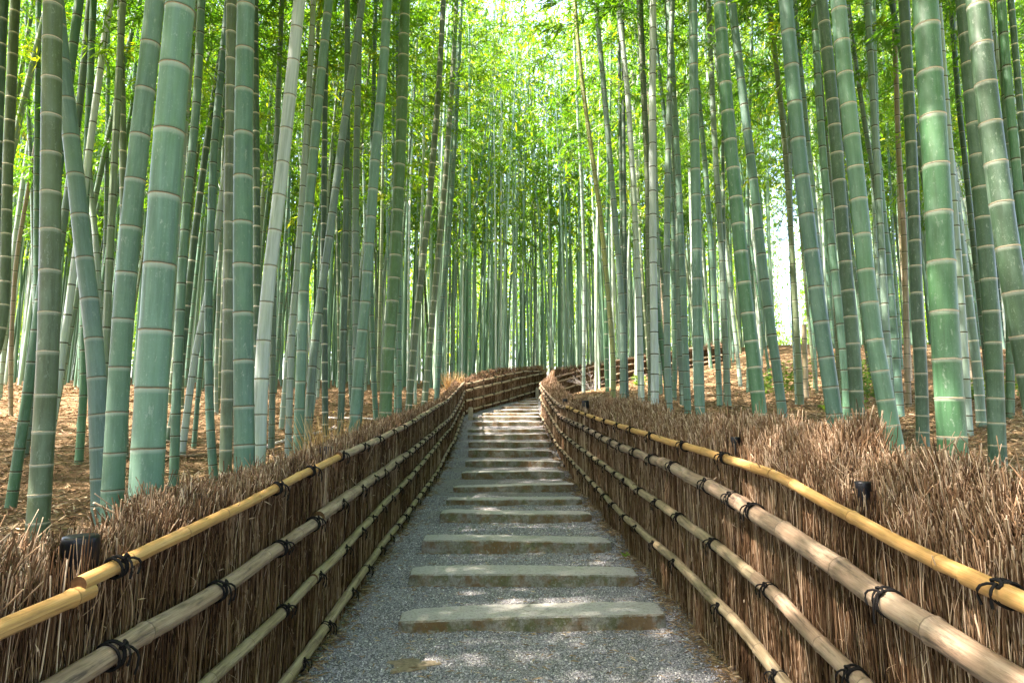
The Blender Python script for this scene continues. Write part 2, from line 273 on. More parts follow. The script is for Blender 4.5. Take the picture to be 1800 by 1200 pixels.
MAT = {}
def mat_skin():
    """living bamboo: colour of the object, waxy streaks, pale bloom under each joint"""
    m, nt, out = new_mat("bamboo_skin"); k = N(nt)
    oi = k.add("ShaderNodeObjectInfo")
    uv = k.add("ShaderNodeUVMap").outputs[0]
    rnd = k.add("ShaderNodeCombineXYZ"); k.link(oi.outputs['Random'], rnd.inputs[2])
    r2 = k.add("ShaderNodeVectorMath", operation='SCALE'); k.link(rnd.outputs[0], r2.inputs[0]); r2.inputs['Scale'].default_value = 50
    av = k.add("ShaderNodeVectorMath", operation='ADD'); k.link(uv, av.inputs[0]); k.link(r2.outputs[0], av.inputs[1])
    v = av.outputs[0]
    streak = k.noise(k.mapping(v, (90, 2.2, 1)), 1.0, 4, 0.65)
    blotch = k.noise(k.mapping(v, (9, 2.3, 1)), 1.0, 4, 0.65)
    speck = k.noise(k.mapping(v, (160, 120, 1)), 1.0, 2, 0.5)
    tone = k.noise(k.mapping(v, (0.6, 1.1, 1)), 1.0, 2)
    base = oi.outputs['Color']
    c = k.mix(k.ramp(streak, [(0.35, 0.0), (0.7, 0.55)]), base, k.mix(1.0, base, (0.55, 0.62, 0.57), 'MULTIPLY'))
    c = k.mix(k.ramp(blotch, [(0.45, 0.0), (0.72, 0.55)]), c, k.mix(0.35, base, (0.30, 0.44, 0.36)))
    wear = k.noise(k.mapping(v, (26, 1.1, 1)), 1.0, 5, 0.75)
    c = k.mix(k.ramp(wear, [(0.48, 0.0), (0.66, 0.65)]), c, k.mix(1.0, base, (0.40, 0.46, 0.40), 'MULTIPLY'))
    lich = k.noise(k.mapping(v, (55, 14, 1)), 1.0, 5, 0.8)
    c = k.mix(k.ramp(lich, [(0.58, 0.0), (0.66, 0.4)]), c, (0.30, 0.36, 0.29))
    c = k.mix(k.ramp(tone, [(0.45, 0.0), (0.75, 0.45)]), c, k.mix(1.0, base, (0.85, 1.0, 0.55), 'MULTIPLY'))
    c = k.mix(k.ramp(speck, [(0.64, 0.0), (0.76, 0.25)]), c, (0.32, 0.40, 0.32))
    ph = k.attr("phase").outputs['Fac']
    bloom = k.ramp(ph, [(0.0, 0.0), (0.90, 0.0), (0.985, 0.38), (1.0, 0.4)])
    c = k.mix(bloom, c, (0.5, 0.53, 0.44))
    scar = k.ramp(ph, [(0.0, 0.55), (0.012, 0.5), (0.05, 0.0), (1.0, 0.0)])
    c = k.mix(scar, c, (0.06, 0.07, 0.035))
    b = k.bump(streak, 0.12, 0.003)
    p = k.principled(out, c, k.ramp(blotch, [(0.3, 0.36), (0.7, 0.55)]), 0.4, b)
    return m
MAT['skin'] = mat_skin()

def mat_flat(name, col, rough=0.8, spec=0.2, var=0.35, scale=40):
    m, nt, out = new_mat(name); k = N(nt)
    tc = k.add("ShaderNodeTexCoord").outputs['Object']
    f = k.noise(tc, scale, 4)
    c = k.mix(k.ramp(f, [(0.3, 0.0), (0.75, 1.0)]), tuple(x * (1 - var) for x in col), tuple(min(1, x * (1 + var)) for x in col))
    k.principled(out, c, rough, spec, k.bump(f, 0.25, 0.004))
    return m
MAT['ring_pale'] = mat_flat("joint_ring_pale", (0.56, 0.52, 0.41), 0.8, 0.1, 0.3, 60)
MAT['ring_dark'] = mat_flat("joint_ring_dark", (0.062, 0.058, 0.034), 0.9, 0.1, 0.5, 60)
MAT['ring_tan'] = mat_flat("joint_ring_tan", (0.36, 0.31, 0.21), 0.85, 0.1, 0.3, 60)
MAT['post'] = mat_flat("charred_post", (0.006, 0.0065, 0.008), 0.35, 0.25, 0.4, 25)
MAT['rope'] = mat_flat("black_palm_rope", (0.012, 0.011, 0.010), 0.95, 0.1, 0.5, 300)
MAT['peg'] = mat_flat("weathered_peg_wood", (0.30, 0.27, 0.19), 0.9, 0.1, 0.3, 30)
MAT['stick'] = mat_flat("dead_stick", (0.24, 0.17, 0.11), 0.9, 0.1, 0.4, 30)
MAT['grey_stick'] = mat_flat("bleached_stick", (0.5, 0.46, 0.42), 0.9, 0.1, 0.3, 30)

def mat_tint(name, stops, rough=0.85, spec=0.15, translucent=0.0, bump_uv=False):
    """colour along a ramp driven by each piece's own tint"""
    m, nt, out = new_mat(name); k = N(nt)
    t = k.attr("tint").outputs['Fac']
    c = k.ramp(t, stops)
    if translucent > 0:
        d = k.add("ShaderNodeBsdfDiffuse"); tr = k.add("ShaderNodeBsdfTranslucent"); g = k.add("ShaderNodeBsdfGlossy")
        k.link(c, d.inputs[0])
        c2 = k.mix(1.0, c, (2.6, 2.65, 0.75), 'MULTIPLY')
        k.link(c2, tr.inputs[0])
        g.inputs['Roughness'].default_value = 0.45
        mx = k.add("ShaderNodeMixShader"); mx.inputs[0].default_value = translucent
        k.link(d.outputs[0], mx.inputs[1]); k.link(tr.outputs[0], mx.inputs[2])
        m2 = k.add("ShaderNodeMixShader"); m2.inputs[0].default_value = 0.04
        k.link(mx.outputs[0], m2.inputs[1]); k.link(g.outputs[0], m2.inputs[2])
        k.link(m2.outputs[0], out.inputs['Surface'])
    else:
        k.principled(out, c, rough, spec)
    return m
MAT['leaf'] = mat_tint("bamboo_leaf", [(0.0, (0.016, 0.070, 0.006)), (0.45, (0.050, 0.140, 0.008)), (0.8, (0.105, 0.190, 0.009)), (1.0, (0.19, 0.225, 0.014))], translucent=0.6)
MAT['twig'] = mat_tint("brush_twig", [(0.0, (0.022, 0.011, 0.006)), (0.35, (0.100, 0.050, 0.022)), (0.65, (0.240, 0.150, 0.083)), (1.0, (0.54, 0.41, 0.28))])
MAT['litter'] = mat_tint("dry_leaf_litter", [(0.0, (0.085, 0.048, 0.027)), (0.4, (0.185, 0.122, 0.064)), (0.75, (0.32, 0.23, 0.125)), (1.0, (0.52, 0.42, 0.27))])
MAT['pebble'] = mat_tint("pebble_grey", [(0.0, (0.075, 0.08, 0.088)), (0.45, (0.23, 0.235, 0.24)), (0.8, (0.42, 0.42, 0.405)), (1.0, (0.68, 0.65, 0.60))], 0.7, 0.25)
MAT['straw'] = mat_tint("dry_straw", [(0.0, (0.22, 0.12, 0.04)), (0.5, (0.45, 0.28, 0.10)), (1.0, (0.62, 0.45, 0.22))])
MAT['herb'] = mat_tint("herb_leaf", [(0.0, (0.04, 0.09, 0.015)), (0.6, (0.09, 0.17, 0.025)), (1.0, (0.16, 0.23, 0.04))], translucent=0.4)

def mat_core():
    m, nt, out = new_mat("brush_core"); k = N(nt)
    uv = k.add("ShaderNodeUVMap").outputs[0]
    f = k.noise(k.mapping(uv, (240, 5, 1)), 1.0, 4, 0.7)
    c = k.ramp(f, [(0.3, (0.012, 0.007, 0.004)), (0.5, (0.035, 0.020, 0.010)), (0.72, (0.10, 0.06, 0.032))])  # near black browns paint the shade in the gaps between twigs
    k.principled(out, c, 0.95, 0.05, k.bump(f, 0.9, 0.02))
    return m
MAT['core'] = mat_core()

def mat_rail(name, lo, mid, hi, stain, amount):
    m, nt, out = new_mat(name); k = N(nt)
    oi = k.add("ShaderNodeObjectInfo")
    uv = k.add("ShaderNodeUVMap").outputs[0]
    rnd = k.add("ShaderNodeCombineXYZ"); k.link(oi.outputs['Random'], rnd.inputs[1])
    r2 = k.add("ShaderNodeVectorMath", operation='SCALE'); k.link(rnd.outputs[0], r2.inputs[0]); r2.inputs['Scale'].default_value = 40
    av = k.add("ShaderNodeVectorMath", operation='ADD'); k.link(uv, av.inputs[0]); k.link(r2.outputs[0], av.inputs[1])
    v = av.outputs[0]
    fine = k.noise(k.mapping(v, (260, 5, 1)), 1.0, 4, 0.7)
    patch = k.noise(k.mapping(v, (22, 2.6, 1)), 1.0, 5, 0.7)
    mould = k.noise(k.mapping(v, (26, 4, 1)), 1.0, 6, 0.75)
    c = k.ramp(patch, [(0.28, lo), (0.5, mid), (0.72, hi)])
    c = k.mix(k.ramp(fine, [(0.35, 0.55), (0.65, 0.0)]), c, k.mix(1.0, c, (0.5, 0.47, 0.43), 'MULTIPLY'))
    c = k.mix(k.ramp(mould, [(0.5, 0.0), (0.66, amount)]), c, stain)
    ph = k.attr("phase").outputs['Fac']
    c = k.mix(k.ramp(ph, [(0.0, 0.6), (0.02, 0.5), (0.05, 0.0), (0.97, 0.0), (1.0, 0.4)]), c, tuple(0.35 * x for x in lo))
    k.principled(out, c, 0.55, 0.3, k.bump(fine, 0.2, 0.003))
    return m
MAT['rail_gold'] = mat_rail("golden_bamboo", (0.33, 0.175, 0.050), (0.45, 0.26, 0.085), (0.53, 0.35, 0.15), (0.15, 0.085, 0.035), 0.75)
MAT['rail_grey'] = mat_rail("weathered_bamboo", (0.17, 0.11, 0.065), (0.29, 0.21, 0.135), (0.42, 0.34, 0.235), (0.045, 0.033, 0.024), 0.9)
MAT['rail_green'] = mat_rail("greyed_green_bamboo", (0.17, 0.125, 0.07), (0.29, 0.23, 0.135), (0.41, 0.36, 0.24), (0.06, 0.043, 0.027), 0.88)
MAT['hollow'] = mat_flat("hollow_end", (0.10, 0.055, 0.025), 0.95, 0.05, 0.4, 60)  # colour of a flat end cap, the shade inside the cane painted on

def mat_stone():
    m, nt, out = new_mat("step_granite"); k = N(nt)
    tc = k.add("ShaderNodeTexCoord").outputs['Object']
    geo = k.add("ShaderNodeNewGeometry")
    oi = k.add("ShaderNodeObjectInfo")
    rnd = k.add("ShaderNodeCombineXYZ"); k.link(oi.outputs['Random'], rnd.inputs[0])
    r2 = k.add("ShaderNodeVectorMath", operation='SCALE'); k.link(rnd.outputs[0], r2.inputs[0]); r2.inputs['Scale'].default_value = 60
    av = k.add("ShaderNodeVectorMath", operation='ADD'); k.link(tc, av.inputs[0]); k.link(r2.outputs[0], av.inputs[1]); v = av.outputs[0]
    grain = k.noise(v, 170, 3, 0.7)
    big = k.noise(v, 4.5, 5, 0.7)
    mo = k.noise(v, 7.5, 6, 0.75)
    c = k.ramp(grain, [(0.3, (0.24, 0.235, 0.215)), (0.55, (0.43, 0.425, 0.39)), (0.75, (0.60, 0.59, 0.55))])
    c = k.mix(k.ramp(big, [(0.42, 0.0), (0.7, 0.6)]), c, (0.31, 0.26, 0.16))
    # moss and brown staining keep to the upright faces, which also get a painted shade tone
    sx = k.add("ShaderNodeSeparateXYZ"); k.link(geo.outputs['Normal'], sx.inputs[0])
    up = k.ramp(sx.outputs[2], [(0.35, 1.0), (0.85, 0.12)])
    c = k.mix(k.math('MULTIPLY', k.ramp(mo, [(0.45, 0.0), (0.58, 0.9)]), up), c, (0.095, 0.115, 0.022))
    c = k.mix(k.math('MULTIPLY', up, 0.38), c, (0.19, 0.175, 0.10))  # even darker tone, shade of the fronts put into the colour
    br = k.noise(v, 5.2, 4, 0.7)
    c = k.mix(k.math('MULTIPLY', k.ramp(br, [(0.44, 0.0), (0.58, 0.85)]), up), c, (0.20, 0.115, 0.045))
    # tops are lightened, the light falling on them put into the colour
    ex = k.ramp(sx.outputs[2], [(0.75, 0.0), (0.95, 0.55)])
    c = k.mix(ex, c, (0.58, 0.58, 0.53))
    pit = k.noise(v, 48, 5, 0.8)
    c = k.mix(k.ramp(pit, [(0.36, 0.6), (0.5, 0.0)]), c, (0.11, 0.10, 0.07))
    lich = k.noise(v, 15, 5, 0.75)
    c = k.mix(k.ramp(lich, [(0.58, 0.0), (0.66, 0.55)]), c, (0.46, 0.47, 0.40))
    n = k.math('ADD', k.math('MULTIPLY', grain, 0.6), k.math('MULTIPLY', pit, 2.0))
    k.principled(out, c, 0.92, 0.12, k.bump(n, 0.9, 0.014))
    return m
MAT['stone'] = mat_stone()

def mat_gravel():
    m, nt, out = new_mat("gravel_bed"); k = N(nt)
    tc = k.add("ShaderNodeTexCoord").outputs['Object']
    vo = k.add("ShaderNodeTexVoronoi"); vo.inputs['Scale'].default_value = 125
    k.link(tc, vo.inputs['Vector'])
    hs = k.add("ShaderNodeSeparateColor"); k.link(vo.outputs['Color'], hs.inputs[0])
    c = k.ramp(hs.outputs[0], [(0.0, (0.075, 0.08, 0.088)), (0.45, (0.23, 0.235, 0.24)), (0.8, (0.40, 0.40, 0.385)), (1.0, (0.62, 0.60, 0.55))])
    edge = k.ramp(vo.outputs['Distance'], [(0.25, 0.0), (0.75, 0.75)])
    c = k.mix(edge, c, (0.035, 0.035, 0.035))
    big = k.noise(tc, 1.3, 4)
    c = k.mix(k.ramp(big, [(0.5, 0.0), (0.75, 0.35)]), c, (0.20, 0.17, 0.12))
    inv = k.math('SUBTRACT', 1.0, vo.outputs['Distance'])
    k.principled(out, c, 0.8, 0.2, k.bump(inv, 0.8, 0.012))
    return m
MAT['gravel'] = mat_gravel()

def mat_ground():
    m, nt, out = new_mat("forest_floor"); k = N(nt)
    tc = k.add("ShaderNodeTexCoord").outputs['Object']
    a = k.noise(k.mapping(tc, (1, 1.4, 1)), 38, 5, 0.75)
    b = k.noise(tc, 1.1, 5, 0.65)
    c = k.ramp(a, [(0.3, (0.07, 0.040, 0.022)), (0.5, (0.165, 0.110, 0.058)), (0.72, (0.30, 0.22, 0.125))])
    c = k.mix(k.ramp(b, [(0.52, 0.0), (0.72, 0.6)]), c, (0.17, 0.095, 0.05))
    g = k.noise(tc, 0.35, 4, 0.7)
    c = k.mix(k.ramp(g, [(0.6, 0.0), (0.75, 0.35)]), c, (0.14, 0.17, 0.04))
    k.principled(out, c, 0.95, 0.05, k.bump(a, 0.9, 0.03))
    return m
MAT['ground'] = mat_ground()
MAT['mud'] = mat_flat("bare_wet_earth", (0.19, 0.155, 0.10), 0.7, 0.2, 0.45, 45)

# ------------------------------------------------------------------ mesh helpers
class Buf:
    def __init__(s): s.v = []; s.f = []; s.uv = []; s.t = []; s.m = []; s.n = 0
    def add(s, verts, faces, uv=None, tint=None, mat=0):
        """verts (n,3); faces (m,3|4) local ids; uv per vertex (n,2); tint per vertex (n,)"""
        verts = np.asarray(verts, dtype=np.float64).reshape(-1, 3)
        faces = np.asarray(faces, dtype=np.int64)
        s.v.append(verts); s.f.append(faces + s.n)
        s.uv.append(np.zeros((len(verts), 2)) if uv is None else np.asarray(uv).reshape(-1, 2))
        s.t.append(np.zeros(len(verts)) if tint is None else (np.full(len(verts), float(tint)) if np.isscalar(tint) else np.asarray(tint).reshape(-1)))
        s.m.append(np.full(len(faces), mat, dtype=np.int32))
        s.n += len(verts)
    def mesh(s, name, mats, attr='tint', smooth=True):
        me = bpy.data.meshes.new(name)
        V = np.concatenate(s.v).astype(np.float32)
        me.vertices.add(len(V)); me.vertices.foreach_set('co', V.ravel())
        loops = np.concatenate([f.ravel() for f in s.f]).astype(np.int32)
        tot = np.concatenate([np.full(len(f), f.shape[1], dtype=np.int32) for f in s.f])
        me.loops.add(len(loops)); me.loops.foreach_set('vertex_index', loops)
        me.polygons.add(len(tot))
        st = np.zeros(len(tot), dtype=np.int32); st[1:] = np.cumsum(tot)[:-1]
        me.polygons.foreach_set('loop_start', st)
        me.polygons.foreach_set('material_index', np.concatenate(s.m))
        me.polygons.foreach_set('use_smooth', np.full(len(tot), smooth))
        uvl = me.uv_layers.new(name='uv')
        uvl.data.foreach_set('uv', np.concatenate(s.uv).astype(np.float32)[loops].ravel())
        a = me.attributes.new(attr, 'FLOAT', 'POINT')
        a.data.foreach_set('value', np.concatenate(s.t).astype(np.float32))
        for m in mats: me.materials.append(m)
        me.update(calc_edges=True); me.validate()
        return me

def frames(P):
    """tangent, side, up for a polyline (n,3)"""
    P = np.asarray(P, float)
    T = np.gradient(P, axis=0); T /= np.linalg.norm(T, axis=1)[:, None] + 1e-12
    ref = np.array([0, 0, 1.0]) if abs(T[:, 2]).mean() < 0.8 else np.array([0, 1.0, 0])
    S = np.cross(T, ref); S /= np.linalg.norm(S, axis=1)[:, None] + 1e-12
    U = np.cross(S, T)
    return T, S, U

def tube(buf, P, R, sides=12, tint=None, mat=0, cap=True, capmat=None, v0=0.0):
    P = np.asarray(P, float); R = np.broadcast_to(np.asarray(R, float), (len(P),))
    T, S, U = frames(P)
    a = np.linspace(0, 2 * math.pi, sides + 1)
    ring = P[:, None, :] + R[:, None, None] * (np.cos(a)[None, :, None] * S[:, None, :] + np.sin(a)[None, :, None] * U[:, None, :])
    n = len(P)
    L = np.concatenate([[0], np.cumsum(np.linalg.norm(np.diff(P, axis=0), axis=1))]) + v0
    uv = np.stack([np.broadcast_to(a / (2 * math.pi) * 0.3, (n, sides + 1)), np.broadcast_to(L[:, None], (n, sides + 1))], axis=-1)
    i = np.arange(n - 1)[:, None] * (sides + 1) + np.arange(sides)[None, :]
    F = np.stack([i, i + 1, i + sides + 2, i + sides + 1], axis=-1).reshape(-1, 4)
    tt = np.zeros((n, sides + 1)) if tint is None else np.broadcast_to(np.asarray(tint, float).reshape(-1, 1) if not np.isscalar(tint) else np.full((n, 1), tint), (n, sides + 1))
    buf.add(ring.reshape(-1, 3), F, uv.reshape(-1, 2), tt.reshape(-1), mat)
    if cap:
        for e in (0, n - 1):
            c = P[e]; rr = ring[e, :-1]
            vs = np.concatenate([rr, [c]])
            k = np.arange(sides)
            buf.add(vs, np.stack([k, (k + 1) % sides, np.full(sides, sides)], axis=-1), np.tile([0.1, L[e]], (sides + 1, 1)), float(tt[e, 0]) * 0 + 0.5, capmat if capmat is not None else mat)

def twigs(buf, base, tip, r0, r1, tint0, tint1, bend, sides=3, rings=3, cap=True):
    """many thin sticks at once: base, tip (n,3), radii (n,), tint (n,), bend (n,3)"""
    n = len(base)
    u = np.linspace(0, 1, rings)
    P = base[:, None, :] * (1 - u)[None, :, None] + tip[:, None, :] * u[None, :, None] + bend[:, None, :] * (4 * u * (1 - u))[None, :, None]
    D = tip - base; D /= np.linalg.norm(D, axis=1)[:, None] + 1e-9
    ref = np.where(np.abs(D[:, 2:3]) > 0.7, np.array([[0, 1.0, 0]]), np.array([[0, 0, 1.0]]))
    S = np.cross(D, ref); S /= np.linalg.norm(S, axis=1)[:, None] + 1e-9
    U = np.cross(S, D)
    ang0 = rng.uniform(0, 6.28, n)
    a = ang0[:, None] + np.linspace(0, 2 * math.pi, sides, endpoint=False)[None, :]
    off = np.cos(a)[:, None, :, None] * S[:, None, None, :] + np.sin(a)[:, None, :, None] * U[:, None, None, :]
    R = r0[:, None] * (1 - u)[None, :] + r1[:, None] * u[None, :]
    V = P[:, :, None, :] + R[:, :, None, None] * off
    i = np.arange(n)[:, None, None] * (rings * sides) + np.arange(rings - 1)[None, :, None] * sides
    k = np.arange(sides)[None, None, :]; k2 = (k + 1) % sides
    F = np.stack([i + k, i + k2, i + sides + k2, i + sides + k], axis=-1).reshape(-1, 4)
    t = tint0[:, None] * (1 - u)[None, :] + tint1[:, None] * u[None, :]
    buf.add(V.reshape(-1, 3), F, None, np.repeat(t[:, :, None], sides, axis=2).reshape(-1))
    if cap and sides == 3:
        base_i = (np.arange(n) * rings * sides + (rings - 1) * sides)[:, None]
        vv = V[:, -1, :, :].reshape(-1, 3)
        buf.add(vv, np.arange(n * 3).reshape(-1, 3), None, np.repeat(np.clip(tint1 + 0.3, 0, 1), 3))

def leaves(buf, pos, dirs, length, width, tint, fold=0.25):
    """lance-shaped leaves: pos (n,3), unit dirs (n,3); two triangles each, slightly folded"""
    n = len(pos)
    r = rng.normal(size=(n, 3))
    S = np.cross(dirs, r); S /= np.linalg.norm(S, axis=1)[:, None] + 1e-9
    Nn = np.cross(S, dirs)
    mid = pos + dirs * (length * 0.42)[:, None]
    tip = pos + dirs * length[:, None] - np.array([0, 0, 1.0]) * (length * 0.12)[:, None]
    A = mid + S * (width * 0.5)[:, None] + Nn * (width * fold)[:, None]
    B = mid - S * (width * 0.5)[:, None] + Nn * (width * fold)[:, None]
    V = np.stack([pos, A, tip, B], axis=1).reshape(-1, 3)
    i = np.arange(n)[:, None] * 4
    F = np.concatenate([i + np.array([[0, 1, 2]]), i + np.array([[0, 2, 3]])])
    buf.add(V, F, None, np.repeat(tint, 4))

def link(name, me, parent=None, loc=(0, 0, 0), kind=None):
    o = bpy.data.objects.new(name, me)
    o.location = loc
    if parent is not None: o.parent = parent
    if kind: o['kind'] = kind
    C.objects.link(o)
    return o

def thing(name, label, category, loc=(0, 0, 0), group=None, me=None):
    o = bpy.data.objects.new(name, me)
    o.location = loc
    o['label'] = label; o['category'] = category
    if group: o['group'] = group
    C.objects.link(o)
    return o

def interp(tab, s):
    xs = [p[0] for p in tab]; zs = [p[1] for p in tab]
    s = np.asarray(s, float)
    z = np.interp(s, xs, zs)
    lo = s < xs[0]; hi = s > xs[-1]
    if len(xs) > 1:
        k0 = (zs[1] - zs[0]) / (xs[1] - xs[0]); k1 = (zs[-1] - zs[-2]) / (xs[-1] - xs[-2])
        k0 = max(-0.1, min(0.12, k0))
        z = np.where(lo, zs[0] + k0 * (s - xs[0]), z)
        z = np.where(hi, zs[-1] + k1 * (s - xs[-1]), z)
    return z

class Plan:
    def __init__(s, pts, side):
        s.p = np.array(pts, float); s.side = side
        s.L = np.concatenate([[0], np.cumsum(np.linalg.norm(np.diff(s.p, axis=0), axis=1))])
        t = np.diff(s.p, axis=0); t /= np.linalg.norm(t, axis=1)[:, None]
        nrm = np.stack([-t[:, 1], t[:, 0]], axis=1) * side      # away from the path
        vn = np.concatenate([[nrm[0]], (nrm[:-1] + nrm[1:]), [nrm[-1]]])
        s.vn = vn / np.linalg.norm(vn, axis=1)[:, None]
    def at(s, q, o=0.0):
        q = np.asarray(q, float); o = np.broadcast_to(np.asarray(o, float), q.shape)
        nx = np.interp(q, s.L, s.vn[:, 0]); ny = np.interp(q, s.L, s.vn[:, 1])
        return np.interp(q, s.L, s.p[:, 0]) + nx * o, np.interp(q, s.L, s.p[:, 1]) + ny * o

LPLAN = Plan(PLAN_LEFT, 1.0)
RPLAN = Plan(PLAN_RIGHT, -1.0)
UPLAN = Plan(PLAN_UPPER, 1.0)

def sm(x, a, b):
    t = np.clip((x - a) / (b - a), 0, 1)
    return t * t * (3 - 2 * t)

# ------------------------------------------------------------------ the lie of the land
GL = [(-40, .3), (0, .48), (3, .55), (4.2, .60), (6.7, .66), (8, .95), (11, 1.42), (14, 1.85), (18, 2.25), (22, 2.65), (30, 3.3), (45, 3.9), (80, 4.6), (200, 5.0)]
GR = [(-40, .5), (0, .80), (3, .90), (5, .98), (7, 1.28), (9.5, 1.62), (12, 1.86), (16, 2.02), (20, 2.2), (24, 2.7), (30, 3.2), (45, 3.8), (80, 4.5), (200, 5.0)]
PATH = [(-4.0, 0.03)]
for _d, _a, _b, _z, _h in STEPS:
    PATH += [(_d - 0.02, _z), (_d + 0.28, _z + _h - 0.018)]
PATH += [(23.0, STEPS[-1][3] + 0.25)]
_px = np.array([p[0] for p in PATH]); _pz = np.array([p[1] for p in PATH])
def path_z(y): return np.interp(y, _px, _pz)
_lp = np.array(PLAN_LEFT); _rp = np.array(PLAN_RIGHT)
def left_x(y): return np.interp(y, _lp[:, 1], _lp[:, 0])
def right_x(y):
    y = np.asarray(y, float)
    return np.where(y < 17.0, np.interp(y, _rp[:, 1], _rp[:, 0]), 0.80 + (y - 17.0) * 0.45)
def bank(x, y):
    x = np.asarray(x, float); y = np.asarray(y, float)
    gl = np.interp(y, [p[0] for p in GL], [p[1] for p in GL])
    gr = np.interp(y, [p[0] for p in GR], [p[1] for p in GR])
    gr = gr + np.clip(x - 1.5, 0, 8) * 0.20 * sm(y, 12, 20) * (1 - sm(y, 24, 50))
    gl = gl + np.clip(-x - 3.0, 0, 30) * 0.012
    w = sm(x, -1.2, 1.2)
    g = gl * (1 - w) + gr * w
    return g + 0.05 * np.sin(x * 1.7 + y * .6) * np.cos(y * 1.3 - x * .4) + 0.02 * np.sin(x * 5.1) * np.sin(y * 4.3)
def ground_z(x, y):
    g = bank(x, y)
    lx = left_x(y); rx = right_x(y)
    d = np.minimum(np.asarray(x) - lx, rx - np.asarray(x))      # > 0 inside the path
    d = np.where(np.asarray(y) > 22.6, -5.0, d)
    low = np.minimum(path_z(y) - 0.14, g)
    k = sm(d, -0.24, -0.08)
    return g * (1 - k) + low * k

xs = np.unique(np.round(np.concatenate([np.arange(-200, -30, 10.0), np.arange(-30, -6, 1.0), np.arange(-6, 6.01, 0.10), np.arange(7, 31, 1.0), np.arange(35, 201, 10.0)]), 3))
ys = np.unique(np.round(np.concatenate([np.arange(-60, -4, 4.0), np.arange(-4, 25, 0.22), np.arange(25, 60, 1.5), np.arange(60, 251, 10.0)]), 3))
X, Y = np.meshgrid(xs, ys, indexing='ij')
Z = ground_z(X, Y)
nx_, ny_ = X.shape
b = Buf()
ii = (np.arange(nx_ - 1)[:, None] * ny_ + np.arange(ny_ - 1)[None, :])
b.add(np.stack([X, Y, Z], -1).reshape(-1, 3), np.stack([ii, ii + ny_, ii + ny_ + 1, ii + 1], -1).reshape(-1, 4))
link('forest_floor', b.mesh('forest_floor', [MAT['ground']]), kind='structure')

# gravel path between the fences
ys = np.unique(np.round(np.concatenate([np.arange(-3, 23, 0.09), _px[(_px > -3) & (_px < 23)]]), 3))
us = np.linspace(-0.03, 1.03, 22)
lx = left_x(ys); rx = right_x(ys)
X = lx[:, None] * (1 - us)[None, :] + rx[:, None] * us[None, :]
Y = np.broadcast_to(ys[:, None], X.shape)
Z = path_z(Y) + 0.008 * np.sin(X * 7 + Y * 3) * np.cos(Y * 5.3 - X * 2) + 0.05 * np.clip(np.abs(us - 0.5)[None, :] * 2 - 0.85, 0, 1)
n0, n1 = X.shape
b = Buf()
ii = (np.arange(n0 - 1)[:, None] * n1 + np.arange(n1 - 1)[None, :])
b.add(np.stack([X, Y, Z], -1).reshape(-1, 3), np.stack([ii, ii + 1, ii + n1 + 1, ii + n1], -1).reshape(-1, 4))
link('gravel_path', b.mesh('gravel_path', [MAT['gravel']]), kind='structure')
def path_surface(x, y):
    u = (x - left_x(y)) / (right_x(y) - left_x(y))
    return path_z(y) + 0.008 * np.sin(x * 7 + y * 3) * np.cos(y * 5.3 - x * 2) + 0.05 * np.clip(np.abs(u - 0.5) * 2 - 0.85, 0, 1)

# ------------------------------------------------------------------ stone steps
STEP_LABELS = [
 "lowest stone step, the longest in view, green moss along its front and right end",
 "second stone step from the bottom, pale grey with a dark lower edge",
 "third stone step from the bottom, rough front with a mossy right end",
 "fourth stone step from the bottom, brown stain on its left half",
 "fifth stone step from the bottom, low and pale in the sun patch",
 "sixth stone step from the bottom, sunlit thin grey block",
 "seventh stone step from the bottom, brownish front, mossy right corner",
 "eighth stone step from the bottom, set close above the seventh",
 "ninth stone step from the bottom, first of the tight run of risers",
 "tenth stone step from the bottom, in the tight run of risers",
 "eleventh stone step from the bottom, in the tight run of risers",
 "twelfth stone step from the bottom, thin band below the bright sunlit one",
 "thirteenth stone step from the bottom, brightly sunlit on its left",
 "fourteenth stone step from the bottom, just above the bright sunlit one",
 "fifteenth stone step from the bottom, starting by the wooden peg",
 "sixteenth stone step from the bottom, running up along the bent fence",
 "seventeenth stone step from the bottom, fourth down from the stair top",
 "eighteenth stone step from the bottom, third down from the stair top",
 "second highest stone step, almost at the stair top",
 "highest stone step, short sliver at the bend of the fence"]
